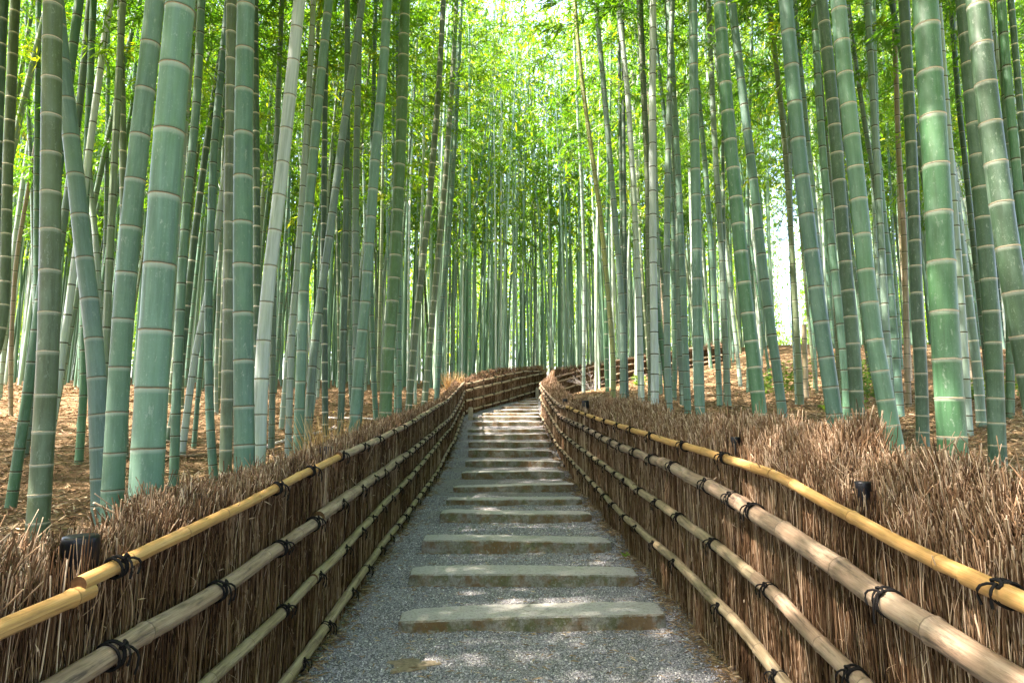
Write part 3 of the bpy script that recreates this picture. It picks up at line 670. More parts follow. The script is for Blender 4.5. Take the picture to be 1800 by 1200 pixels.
def rough_stone(L, W, H, seed, deep):
    bm = bmesh.new()
    bmesh.ops.create_cube(bm, size=1.0)
    bmesh.ops.scale(bm, vec=(L, W, H), verts=bm.verts)
    bmesh.ops.bevel(bm, geom=list(bm.edges), offset=0.010, segments=1, affect='EDGES')
    long_e = [e for e in bm.edges if abs((e.verts[0].co - e.verts[1].co).x) > L * 0.6]
    bmesh.ops.subdivide_edges(bm, edges=long_e, cuts=70 if deep else 26, use_grid_fill=True)
    wide = [e for e in bm.edges if max(abs((e.verts[0].co - e.verts[1].co).y), abs((e.verts[0].co - e.verts[1].co).z)) > 0.06 and abs((e.verts[0].co - e.verts[1].co).x) < 0.01]
    bmesh.ops.subdivide_edges(bm, edges=wide, cuts=4 if deep else 2, use_grid_fill=True)
    off = Vector((seed * 7.3, seed * 3.1, 0))
    for v in bm.verts:
        p = v.co.copy()
        a = noise.noise_vector(p * 2.6 + off) * 0.010 + noise.noise_vector(p * 14 + off) * 0.007 + noise.noise_vector(p * 34 + off) * 0.0045
        end = max(0.0, abs(p.x) / (L / 2) - 0.86) / 0.14
        if end > 0: p.y *= 1 - 0.22 * end * end; p.z *= 1 - 0.10 * end * end
        v.co = p + Vector((a.x * 1.6, a.y, a.z * (0.55 if p.z > 0 else 1)))
        v.co.z += 0.006 * math.sin(p.x * 2.1 + seed)
    me = bpy.data.meshes.new('stone_step')
    bm.to_mesh(me); bm.free()
    for p in me.polygons: p.use_smooth = False
    me.materials.append(MAT['stone'])
    return me
for i, (d, xa, xb, z, h) in enumerate(STEPS):
    Ht = h + 0.13
    W = 0.30
    me = rough_stone(xb - xa, W, Ht, i + 1, i < 8)
    o = thing('stone_step', STEP_LABELS[i], 'stone step', ((xa + xb) / 2, d + W / 2, z + h - Ht / 2), 'stone steps climbing the gravel path', me)
    o.rotation_euler = (0, math.radians((0.9, 0.1, -0.5, -0.4, 0.2)[i % 5]) * -1, math.radians((1.2, -0.3, 1.0, .6, -.5, .3)[i % 6]))

# ------------------------------------------------------------------ fences
def rail_mesh(P, r, mats, node_gap, seed):
    """one length of bamboo cane with joints and a dark flat cap for the hollow cut end"""
    P = np.asarray(P, float)
    L = np.concatenate([[0], np.cumsum(np.linalg.norm(np.diff(P, axis=0), axis=1))])
    tot = L[-1]
    r_ = random.Random(seed)
    nodes = []; q = r_.uniform(0.04, node_gap)
    while q < tot - 0.02:
        nodes.append(q); q += node_gap * r_.uniform(0.8, 1.2)
    st = set(np.linspace(0, tot, max(4, int(tot / 0.15))).tolist())
    for n in nodes:
        for dlt in (-0.022, -0.009, -0.002, 0.002, 0.009, 0.022): st.add(min(tot, max(0, n + dlt)))
    st = np.array(sorted(st)); st = st[np.concatenate([[True], np.diff(st) > 5e-4])]
    Q = np.stack([np.interp(st, L, P[:, i]) for i in range(3)], 1)
    wob = 0.12 * r
    Q[:, 2] += wob * np.sin(st * 5.3 + seed) + 0.5 * wob * np.sin(st * 13.1 + 2 * seed)
    R = np.full(len(st), r); ph = np.full(len(st), 0.5)
    for n in nodes:
        dd = np.abs(st - n)
        R = R * (1 + 0.13 * np.exp(-(dd / 0.008) ** 2))
        ph = np.where(dd < 0.0075, 0.0, ph)
    bf = Buf()
    tube(bf, Q, R, 14, ph, 0, True, 1)
    return bf.mesh('rail', mats, 'phase')

def lash_mesh(r, seed):
    r_ = random.Random(seed); bf = Buf(); rr = 0.0041
    for off, tilt in ((-0.008, 0.10), (0.004, -0.12), (0.013, 0.30)):
        a = np.linspace(0, 2 * math.pi, 19)
        R = r + rr * 1.1
        tube(bf, np.stack([off + tilt * R * np.sin(a + 0.7), R * np.cos(a), R * np.sin(a)], 1), rr, 6, cap=False)
    # knot at the front top and two loose tails
    k0 = np.array([0.0, r * 0.75, r * 0.75]); k0 *= (r + 0.012) / np.linalg.norm(k0)
    t = np.linspace(0, 2 * math.pi, 11)
    tube(bf, k0 + np.stack([0.013 * np.cos(t), 0.004 * np.sin(2 * t), 0.010 * np.sin(t)], 1), rr * 1.15, 6, cap=False)
    for sgn in (-1, 1):
        u = np.linspace(0, 1, 6)[:, None]
        end = np.array([sgn * r_.uniform(.012, .03), 0.026, -r_.uniform(0.045, 0.09)])
        tube(bf, k0 + end * u + np.array([sgn * .014, 0.022, 0.018]) * (u * (1 - u) * 3), rr * 0.9, 5)
    return bf.mesh('lashing', [MAT['rope']], 'tint')
LASH = {}
def place_lash(parent, pos, tangent, out, r, seed):
    key = (round(r, 3), seed % 4)
    if key not in LASH: LASH[key] = lash_mesh(r, seed % 4 + 1)
    o = bpy.data.objects.new('lashing', LASH[key])
    t = Vector(tangent).normalized(); n = Vector(out); n = (n - t * n.dot(t)).normalized(); up = t.cross(n)
    if up.z < 0: t = -t; up = -up
    M = Matrix((t, n, up)).transposed().to_4x4()
    o.parent = parent
    o.matrix_local = Matrix.Translation(pos) @ M @ Matrix.Rotation(random.uniform(-0.12, 0.12), 4, 'X')
    C.objects.link(o)

def add_rail(fence, plan, tab, s0, s1, r, mats, gap, seed, piece=None, dz=0.0, oo=0.0):
    """a line of bamboo canes tied along the front of the fence, in one or several lengths"""
    cuts = [s0]
    if piece:
        q = s0 + piece * random.uniform(0.6, 1.1)
        while q < s1 - piece * 0.4: cuts.append(q); q += piece * random.uniform(0.8, 1.15)
    cuts.append(s1)
    for k in range(len(cuts) - 1):
        q = np.linspace(cuts[k] - (0.07 if k else 0), cuts[k + 1], max(3, int((cuts[k + 1] - cuts[k]) / 0.12)))
        rr = r * random.uniform(0.92, 1.08)
        x, y = plan.at(q, -(rr + 0.018) - oo)
        z = interp(tab, q) + dz + (0.5 * r if k % 2 else 0.0) * 0.6
        me = rail_mesh(np.stack([x, y, z], 1), rr, mats, gap, seed * 17 + k)
        link('rail', me, fence)

def lash_row(fence, plan, tab, s0, s1, step, r, seed, at=None):
    k = 0; q = s0 + 0.1
    lst = list(at) if at else []
    end = lst[-1] + step if lst else q
    while end < s1: lst.append(end); end += step * random.uniform(0.85, 1.15)
    for q in lst:
        x, y = plan.at(np.array([q, q + 0.02]), -(r + 0.018))
        z = interp(tab, np.array([q, q + 0.02]))
        x2, y2 = plan.at(np.array([q]), -0.2)
        place_lash(fence, (x[0], y[0], z[0]), (x[1] - x[0], y[1] - y[0], z[1] - z[0]), (x2[0] - x[0], y2[0] - y[0], 0), r, seed + k)
        k += 1

def brush(fence, plan, base, gold, top, s0, s1, tone, posts=(), thick=0.20):
    # dense core of packed brush, coloured dark for the shade between twigs
    q = np.arange(s0, s1 + 0.05, 0.12)
    zb = interp(base, q) - 0.12; zg = interp(gold, q); zt = interp(top, q)
    prof = [(0.035, zb), (0.03, zg - 0.25), (0.035, zg - 0.02), (thick * 0.75, zt - 0.12), (thick, zt - 0.16), (thick, zb)]
    rows = []; uvs = []
    for o, z in prof:
        x, y = plan.at(q, o)
        rows.append(np.stack([x, y, z], 1)); uvs.append(np.stack([q, z + o], 1))
    n, m = len(q), len(prof)
    V = np.stack(rows, 1).reshape(-1, 3); UV = np.stack(uvs, 1).reshape(-1, 2)
    ii = np.arange(n - 1)[:, None] * m + np.arange(m - 1)[None, :]
    bf = Buf(); bf.add(V, np.stack([ii, ii + 1, ii + m + 1, ii + m], -1).reshape(-1, 4), UV)
    link('brush_core', bf.mesh('brush_core', [MAT['core']]), fence)
    # twigs of the face and of the ragged top
    bf = Buf()
    seg = np.arange(s0, s1, 0.25)
    for a in seg:
        cx, cyy = plan.at(np.array([a]), 0.0)
        dist = math.hypot(cx[0], cyy[0])
        lod = 0 if dist < 3.6 else (1 if dist < 8.5 else 2)
        nf = int((2100, 1200, 700)[lod] * 0.25); nt_ = int((3100, 1500, 600)[lod] * 0.25)
        rs = (0.72, 0.95, 1.6)[lod]; rings = (4, 3, 3)[lod]
        # face
        s = rng.uniform(a, a + 0.25, nf)
        zb = interp(base, s) - 0.04; zg = interp(gold, s)
        ln = rng.uniform(0.25, 0.85, nf)
        z0 = zb + rng.uniform(-0.1, 1.0, nf) * np.maximum(zg - zb - 0.2, 0.1)
        z0 = np.maximum(z0, zb)
        z1 = np.minimum(z0 + ln, zg + rng.uniform(-0.05, 0.10, nf))
        o0 = rng.uniform(-0.012, 0.03, nf); o1 = o0 + rng.normal(0, 0.006, nf)
        x, y = plan.at(s, o0); x2, y2 = plan.at(s + rng.normal(0, 0.034, nf) * (ln / 0.5) * np.where(rng.random(nf) < 0.1, 3.0, 1.0), np.minimum(o1, 0.034))
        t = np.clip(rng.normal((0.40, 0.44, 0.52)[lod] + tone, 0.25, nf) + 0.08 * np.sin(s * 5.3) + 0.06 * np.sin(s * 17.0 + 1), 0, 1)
        big = rng.random(nf) < 0.06
        rad = rng.uniform(0.0014, 0.0032, nf) * rs * np.where(big, 1.5, 1)
        twigs(bf, np.stack([x, y, z0], 1), np.stack([x2, y2, z1], 1), rad, rad * 0.75, t, np.clip(t + rng.normal(0.03, .06, nf), 0, 1), rng.normal(0, 0.014, (nf, 3)) * np.array([0.6, 1.0, 0.2]), 3, rings, False)
        # stray bits sticking out of the face
        ns = max(1, nf // 18)
        s = rng.uniform(a, a + 0.25, ns); zb = interp(base, s); zg = interp(gold, s)
        z0 = rng.uniform(zb, zg); x, y = plan.at(s, 0.0); ln = rng.uniform(0.05, 0.22, ns)
        x2, y2 = plan.at(s + rng.normal(0, 0.07, ns), -rng.uniform(0.004, 0.035, ns))
        t = np.clip(rng.normal(0.62, 0.18, ns), 0, 1); rad = rng.uniform(0.001, 0.0022, ns) * rs
        twigs(bf, np.stack([x, y, z0], 1), np.stack([x2, y2, z0 + ln * rng.choice([-1, 1], ns)], 1), rad, rad * 0.6, t, t, rng.normal(0, 0.012, (ns, 3)), 3, rings, False)
        # dead leaves caught in the brush
        nl = int((16, 12, 6)[lod])
        s = rng.uniform(a, a + 0.25, nl); zb = interp(base, s); zg = interp(gold, s); zt = interp(top, s)
        hz = rng.uniform(0.05, 1.0, nl) ** 0.5; z0 = zb + (zt - zb) * hz
        x, y = plan.at(s, np.where(z0 > zg, thick * (z0 - zg) / np.maximum(zt - zg, 0.05) * 0.8, -0.006))
        dd = rng.normal(size=(nl, 3)) * np.array([0.5, 0.5, 1.0]); dd /= np.linalg.norm(dd, axis=1)[:, None]
        leaves(bf, np.stack([x, y, z0], 1), dd, rng.uniform(0.02, 0.055, nl), rng.uniform(0.004, 0.009, nl), np.clip(rng.normal(0.8, 0.2, nl), 0, 1))
        # top
        s = rng.uniform(a, a + 0.25, nt_)
        w = rng.random(nt_) ** 0.8
        zg = interp(gold, s); zt = interp(top, s); zt = zt - (zt - 1.4) * (1 - w) * thick / 1.3
        tipz = zg + 0.02 + (zt - zg - 0.02) * np.clip(w * 1.25, 0, 1) ** 0.75 + rng.normal(0, 0.017, nt_) + np.where(rng.random(nt_) < 0.05, rng.uniform(0.02, 0.08, nt_), 0)
        o = 0.005 + w * (thick - 0.01)
        ln = rng.uniform(0.10, 0.26, nt_)
        lean = rng.normal(0, 0.042, nt_) * np.where(rng.random(nt_) < 0.12, 2.2, 1.0)
        x, y = plan.at(s, o); x2, y2 = plan.at(s + lean, o + rng.normal(0.0, 0.03, nt_))
        keep = np.ones(nt_, bool)
        for (pxx, pyy, prad) in posts:
            dd = np.minimum(np.hypot(x - pxx, y - pyy), np.hypot(x2 - pxx, y2 - pyy))
            pd = math.hypot(pxx, pyy); pa = math.atan2(pxx, pyy)
            front = np.zeros(len(x), bool)
            for ex, ey in ((x, y), (x2, y2)):
                front |= (np.hypot(ex, ey) < pd) & (np.abs(np.arctan2(ex, ey) - pa) < 1.25 * prad / pd)
            keep &= (dd > prad + 0.004) & ~front
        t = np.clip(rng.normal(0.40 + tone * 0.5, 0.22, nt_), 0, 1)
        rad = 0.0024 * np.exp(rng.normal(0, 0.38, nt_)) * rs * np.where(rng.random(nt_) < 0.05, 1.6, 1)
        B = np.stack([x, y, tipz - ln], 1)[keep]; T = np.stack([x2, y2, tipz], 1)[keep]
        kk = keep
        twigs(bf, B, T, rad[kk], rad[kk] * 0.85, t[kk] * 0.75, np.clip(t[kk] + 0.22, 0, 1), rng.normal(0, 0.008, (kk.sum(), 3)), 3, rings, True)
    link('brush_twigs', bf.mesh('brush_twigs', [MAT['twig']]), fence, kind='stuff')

def post(fence, x, y, z0, z1, r):
    bf = Buf()
    hs = np.array([z0, z1 - 0.02, z1 - 0.006, z1, z1 + 0.0005])
    tube(bf, np.stack([np.full(5, x), np.full(5, y), hs], 1), r * np.array([1.0, 0.96, 0.95, 0.88, 0.4]), 18)
    link('post', bf.mesh('post', [MAT['post']]), fence)

GOLD = [MAT['rail_gold'], MAT['hollow']]; GREY = [MAT['rail_grey'], MAT['hollow']]; GREEN = [MAT['rail_green'], MAT['hollow']]
S0 = 1.35   # where both path fences begin, just behind the viewer's shoulder
def s_of(plan, y):  # distance along the fence of its first crossing of depth y
    for i in range(len(plan.p) - 1):
        a, b2 = plan.p[i], plan.p[i + 1]
        if a[1] <= y <= b2[1]: return plan.L[i] + (y - a[1]) / (b2[1] - a[1]) * (plan.L[i + 1] - plan.L[i])

def merge(*tabs):
    out = []
    for t in tabs:
        for p in t:
            if not out or p[0] > out[-1][0] + 0.02: out.append(p)
    return out

# --- fence on the left of the path, turning across the top of the stairs
fl = thing('brushwood_fence', 'long brushwood fence on the stairs\' left, dark face, turning across the stair top', 'fence', (0, 0, 0), 'brushwood fences with bamboo rails')
goldL = merge(L_gold_a[:1], L_gold_b, L_gold_c, L_gold_d); r2L = merge(L_r2, L_r2d); r3L = merge(L_r3, L_r3d); r4L = merge(L_r4, L_r4d)
SE = LPLAN.L[-1] - 0.35
postsL = [(-1.235, 1.85, 0.052), (-1.215, 4.15, 0.035)]
brush(fl, LPLAN, L_base, goldL, L_top, S0, SE, -0.05, postsL)
post(fl, -1.235, 1.85, 0.0, 1.075, 0.050)
post(fl, -1.215, 4.15, 0.0, 1.235, 0.042)
add_rail(fl, LPLAN, L_gold_a, S0, 2.745, 0.0235, GOLD, 0.40, 3)
add_rail(fl, LPLAN, L_gold_b, 2.70, 5.02, 0.0225, GOLD, 0.27, 4)
add_rail(fl, LPLAN, L_gold_c, 5.0, s_of(LPLAN, 17.25), 0.028, GREY, 0.34, 5, 4.0)
add_rail(fl, LPLAN, L_gold_d, s_of(LPLAN, 17.35), SE, 0.026, GREEN, 0.4, 6, 3.0)
lash_row(fl, LPLAN, goldL, 2.8, s_of(LPLAN, 17.0), 0.62, 0.025, 3, [2.85, 4.05, 4.5, 5.03])
lash_row(fl, LPLAN, goldL, s_of(LPLAN, 17.5), SE, 0.7, 0.030, 3, [18.7])
add_rail(fl, LPLAN, r2L, S0, s_of(LPLAN, 17.25), 0.034, GREY, 0.42, 7, 3.6)
add_rail(fl, LPLAN, r2L, s_of(LPLAN, 17.35), SE, 0.036, GREEN, 0.42, 8, 3.0)
add_rail(fl, LPLAN, r3L, S0, s_of(LPLAN, 17.25), 0.026, GREEN, 0.30, 9, 3.2)
add_rail(fl, LPLAN, r3L, s_of(LPLAN, 17.35), SE, 0.034, GREEN, 0.42, 10, 3.0)
add_rail(fl, LPLAN, r4L, S0, s_of(LPLAN, 17.25), 0.028, GREEN, 0.32, 11, 3.4)
add_rail(fl, LPLAN, r4L, s_of(LPLAN, 17.35), SE - 0.2, 0.030, GREEN, 0.42, 12, 3.0)
e1 = s_of(LPLAN, 17.1); b1 = s_of(LPLAN, 17.7)
lash_row(fl, LPLAN, r2L, 2.8, e1, 0.52, 0.034, 1, [2.84, 3.47, 4.10, 4.56, 5.0])
lash_row(fl, LPLAN, r3L, 2.8, e1, 0.5, 0.026, 2, [3.2, 4.2, 4.66])
lash_row(fl, LPLAN, r4L, 2.8, e1, 0.5, 0.028, 3, [4.45, 4.86])
for tb, r in ((r2L, 0.036), (r3L, 0.034), (r4L, 0.034)):
    lash_row(fl, LPLAN, tb, b1, SE - 0.3, 0.62, r, 5, [b1])

# --- fence on the right of the path
fr = thing('brushwood_fence', 'brushwood fence on the stairs\' right, grey brown face under a tall bristling top', 'fence', (0, 0, 0), 'brushwood fences with bamboo rails')
goldR = merge(R_gold_a, R_gold_b, R_gold_c, R_gold_d)
ER = RPLAN.L[-1] - 0.15
postsR = [(1.262, 2.30, 0.032), (1.262, 3.58, 0.034), (1.075, 9.2, 0.05), (1.03, 12.2, 0.05)]
brush(fr, RPLAN, R_base, goldR, R_top, S0, ER, 0.06, postsR, 0.27)
post(fr, 1.262, 2.30, 0.0, 1.185, 0.029)
post(fr, 1.262, 3.58, 0.0, 1.312, 0.030)
post(fr, 1.075, 9.2, 0.2, 1.70, 0.055)
post(fr, 1.03, 12.2, 0.4, 1.83, 0.05)
add_rail(fr, RPLAN, R_gold_a, S0, 2.64, 0.0235, GOLD, 0.30, 21, None, 0.006, 0.012)
add_rail(fr, RPLAN, R_gold_b, 2.60, 3.87, 0.0225, GOLD, 0.40, 22)
add_rail(fr, RPLAN, R_gold_c, 3.83, 11.9, 0.0225, GOLD, 0.33, 23, 4.2)
add_rail(fr, RPLAN, R_gold_d, 11.85, ER, 0.027, GREY, 0.36, 24, 4.0)
lash_row(fr, RPLAN, goldR, 2.6, ER, 0.66, 0.025, 3, [2.52, 4.38, 5.1, 5.9])
add_rail(fr, RPLAN, R_r2, S0, 5.6, 0.040, GREY, 0.44, 25)
add_rail(fr, RPLAN, R_r2, 5.5, ER, 0.034, GREY, 0.38, 26, 3.8)
add_rail(fr, RPLAN, R_r3, S0, 4.05, 0.029, GREY, 0.30, 27)
add_rail(fr, RPLAN, R_r3, 3.98, ER, 0.028, GREEN, 0.32, 28, 3.6)
add_rail(fr, RPLAN, R_r4, S0, ER, 0.027, GREEN, 0.31, 29, 3.3)
lash_row(fr, RPLAN, R_r2, 2.5, ER, 0.54, 0.037, 1, [2.98, 4.0, 4.25, 4.62, 5.3])
lash_row(fr, RPLAN, R_r3, 2.5, ER, 0.52, 0.028, 2, [3.22, 3.9, 4.6, 5.25])
lash_row(fr, RPLAN, R_r4, 2.5, ER, 0.52, 0.027, 3, [3.85, 4.52, 5.35])

# --- fence further up, seen across the slope
fu = thing('brushwood_fence', 'far brushwood fence climbing the slope beyond the stairs, partly sunlit, three culms before it', 'fence', (0, 0, 0), 'brushwood fences with bamboo rails')
brush(fu, UPLAN, U_base, U_r1, U_top, 0.0, UPLAN.L[-1], 0.0)
for tb, sd_, ms in ((U_r1, 31, GREY), (U_r2, 32, GREY), (U_r3, 33, GREEN), (U_r4, 34, GREY)):
    add_rail(fu, UPLAN, tb, 0.05, UPLAN.L[-1] - 0.1, 0.036, ms, 0.45, sd_, 3.0)
    lash_row(fu, UPLAN, tb, 0.3, UPLAN.L[-1] - 0.2, 0.8, 0.036, sd_, [0.4])

def peg(x, y, z0, z1, w, label):
    bm = bmesh.new(); bmesh.ops.create_cube(bm, size=1.0)
    bmesh.ops.scale(bm, vec=(w, w * 0.9, z1 - z0), verts=bm.verts)
    bmesh.ops.bevel(bm, geom=list(bm.edges), offset=0.012, segments=2, affect='EDGES')
    me = bpy.data.meshes.new('wooden_peg'); bm.to_mesh(me); bm.free(); me.materials.append(MAT['peg'])
    thing('wooden_peg', label, 'peg', (x, y, (z0 + z1) / 2), 'short square pegs at the fence foot', me)
peg(-1.10, 16.75, 1.25, 1.77, 0.12, 'short square wooden peg at the corner where the fence turns across the stairs')
peg(0.88, 21.75, 2.05, 2.56, 0.12, 'short square wooden peg at the very top of the stairs')

# ------------------------------------------------------------------ bamboo
COL = dict(teal=(.074, .158, .108), grey=(.105, .168, .130), olive=(.095, .130, .070), green=(.044, .132, .060), leaf=(.06, .135, .042), dark=(.036, .078, .043),
           pale=(.22, .29, .25), white=(.33, .39, .36), tan=(.27, .21, .145), yellow=(.24, .27, .085))

def lathe_ring(name, mats):
    bf = Buf()
    prof = [(0.985, -1.0), (1.015, -0.75), (1.03, -0.25), (1.05, 0.05), (1.035, 0.3), (1.045, 0.55), (1.012, 0.9), (0.985, 1.0)]
    a = np.linspace(0, 2 * math.pi, 29)
    V = np.array([[r * math.cos(t), r * math.sin(t), z + 0.16 * math.sin(3 * t + 1) + 0.1 * math.sin(7 * t)] for r, z in prof for t in a])
    n = 29
    for k in range(len(prof) - 1):
        i = k * n + np.arange(n - 1)
        F = np.stack([i, i + 1, i + n + 1, i + n], -1)
        bf.add(V[[*range(k * n, (k + 2) * n)]], F - k * n, None, None, 0 if k < 3 else 1)
    return bf.mesh(name, mats)
RING = dict(pale=lathe_ring('node', [MAT['ring_pale'], MAT['ring_tan']]), dark=lathe_ring('node', [MAT['ring_tan'], MAT['ring_dark']]))

def stalk_profile(Pfun, length, r0, gap, taper, jitter):
    """stations, radii, joint phase along a culm"""
    nodes = []; q = 0.06 + jitter.uniform(0, 0.06); g = gap * 0.45
    while q < length - 0.05:
        nodes.append(q); g = min(gap, g + gap * 0.09); q += g * jitter.uniform(0.93, 1.07)
    return nodes
def stalk_mesh(name, path, L, r_of, nodes, sides, rings_in, mats):
    """path: dense polyline (n,3) with lengths L"""
    st = [0.0]; ph = [0.5]
    prev = 0.0
    for n in nodes:
        g = n - prev
        for f in (0.06, 0.5, 0.88): st.append(prev + g * f); ph.append(f)
        st.append(n - 0.004); ph.append(0.995)
        st.append(n + 0.004); ph.append(0.004)
        prev = n
    st.append(L[-1]); ph.append(0.5)
    st = np.array(st); ph = np.array(ph)
    ok = np.concatenate([[True], np.diff(st) > 1e-4]); st = st[ok]; ph = ph[ok]
    P = np.stack([np.interp(st, L, path[:, i]) for i in range(3)], 1)
    R = r_of(st)
    for n in nodes:
        R = R * (1 + 0.035 * np.exp(-(np.abs(st - n) / 0.006) ** 2))
    bf = Buf()
    tube(bf, P, R, sides, ph, 0, False)
    if rings_in is not None:
        for n in nodes:
            if n > L[-1] * 0.93: break
            T = np.stack([np.interp([n - 0.007, n - .002, n + .002, n + 0.007], L, path[:, i]) for i in range(3)], 1)
            tube(bf, T, r_of(np.array([n])) * np.array([1.01, 1.07, 1.07, 1.01]), sides, 0.5, rings_in, False)
    return bf.mesh(name, mats, 'phase')

# --- crowns: branches with drooping sprays of leaves, several patterns
def crown_mesh(seed, H, rmax, nleaf, lscale, hue):
    g = np.random.default_rng(seed)
    bf = Buf()
    nb = int(H / 0.20)
    pos = []; dirs = []
    B0 = []; B1 = []
    for i in range(nb):
        z = H * (i + g.uniform(0, 1)) / nb
        f = z / H
        Lb = rmax * (0.45 + 0.75 * math.sin(math.pi * min(1, 0.15 + 0.8 * f))) * g.uniform(0.55, 1.1) * (1 - 0.55 * f ** 2)
        az = g.uniform(0, 6.283); el = g.uniform(0.15, 0.8)
        d0 = np.array([math.cos(az) * math.cos(el), math.sin(az) * math.cos(el), math.sin(el)])
        p0 = np.array([0, 0, z])
        droop = g.uniform(0.35, 0.8) * Lb
        u = np.linspace(0, 1, 5)[:, None]
        path = p0 + d0 * Lb * u - np.array([0, 0, 1]) * droop * u ** 2
        for k in range(4): B0.append(path[k]); B1.append(path[k + 1])
        m = int(nleaf * (Lb / rmax) / nb * 1.25)
        nc = max(3, m // 14)
        for c in range(nc):
            uu = g.uniform(0.18, 1.0) ** 0.8
            pc = p0 + d0 * Lb * uu - np.array([0, 0, 1]) * droop * uu ** 2
            tw = g.normal(size=3) * 0.5; tw[2] = tw[2] * 0.5 - 0.12
            tw += d0 * 0.5; tw /= np.linalg.norm(tw) + 1e-9
            Lt = g.uniform(0.12, 0.42)
            pe = pc + tw * Lt - np.array([0, 0, 0.08])
            B0.append(pc); B1.append(pe)
            k = 14
            w = g.uniform(0.2, 1.0, k)[:, None]
            pp = pc + (pe - pc) * w + g.normal(0, 0.02, (k, 3))
            dd = tw * 0.6 + g.normal(0, 0.55, (k, 3)); dd[:, 2] -= 0.35
            dd /= np.linalg.norm(dd, axis=1)[:, None]
            pos.append(pp); dirs.append(dd)
    pos = np.concatenate(pos); dirs = np.concatenate(dirs)
    n = len(pos)
    tint = np.clip(hue + np.repeat(g.normal(0, 0.14, n // 14 + 1), 14)[:n] + g.normal(0, 0.07, n), 0, 1)
    leaves(bf, pos, dirs, g.uniform(0.10, 0.18, n) * lscale, g.uniform(0.017, 0.028, n) * lscale, tint)
    B0 = np.array(B0); B1 = np.array(B1); nb = len(B0)
    b2 = Buf()
    twigs(bf, B0, B1, np.full(nb, 0.0045), np.full(nb, 0.003), np.full(nb, 0.25), np.full(nb, 0.3), np.zeros((nb, 3)), 3, 2, False)
    return bf.mesh('foliage', [MAT['leaf']], 'tint', False)
CROWN_H = 7.5
CROWN = [crown_mesh(100 + i, CROWN_H, 1.45 + 0.15 * (i % 3), 2900, 1.0, 0.36 + 0.06 * i) for i in range(7)]

GAP = (4.0, 0.44, 0.53)
def crown_on(parent, base, direc, height_total, start, k, spread=1.0):
    """hang a crown pattern on the upper culm; local coordinates of the parent"""
    o = link('foliage', CROWN[k % len(CROWN)], parent)
    d = Vector(direc).normalized()
    o.location = Vector(base)
    o.rotation_mode = 'QUATERNION'
    o.rotation_quaternion = d.to_track_quat('Z', 'Y') @ Matrix.Rotation(random.uniform(0, 6.28), 3, 'Z').to_quaternion()
    sz = (height_total - start) / CROWN_H
    o.scale = (spread, spread, sz)
    return o

def spline(pts, n):
    pts = np.asarray(pts, float)
    L = np.concatenate([[0], np.cumsum(np.linalg.norm(np.diff(pts, axis=0), axis=1))])
    q = np.linspace(0, L[-1], n)
    out = np.stack([np.interp(q, L, pts[:, i]) for i in range(3)], 1)
    w = max(3, int(n * 0.10)) | 1
    ker = np.hanning(w + 2)[1:-1]; ker /= ker.sum()
    pad = w // 2
    for _ in range(2):
        ext = np.concatenate([out[0] + (out[:pad] - out[0])[::-1] * -1 if pad else out[:0], out, out[-1] + (out[-1] - out[-pad:])[::-1]])
        ext[:pad] = 2 * out[0] - out[1:pad + 1][::-1]
        ext[-pad:] = 2 * out[-1] - out[-pad - 1:-1][::-1]
        out = np.stack([np.convolve(ext[:, i], ker, mode='valid') for i in range(3)], 1)
    return out

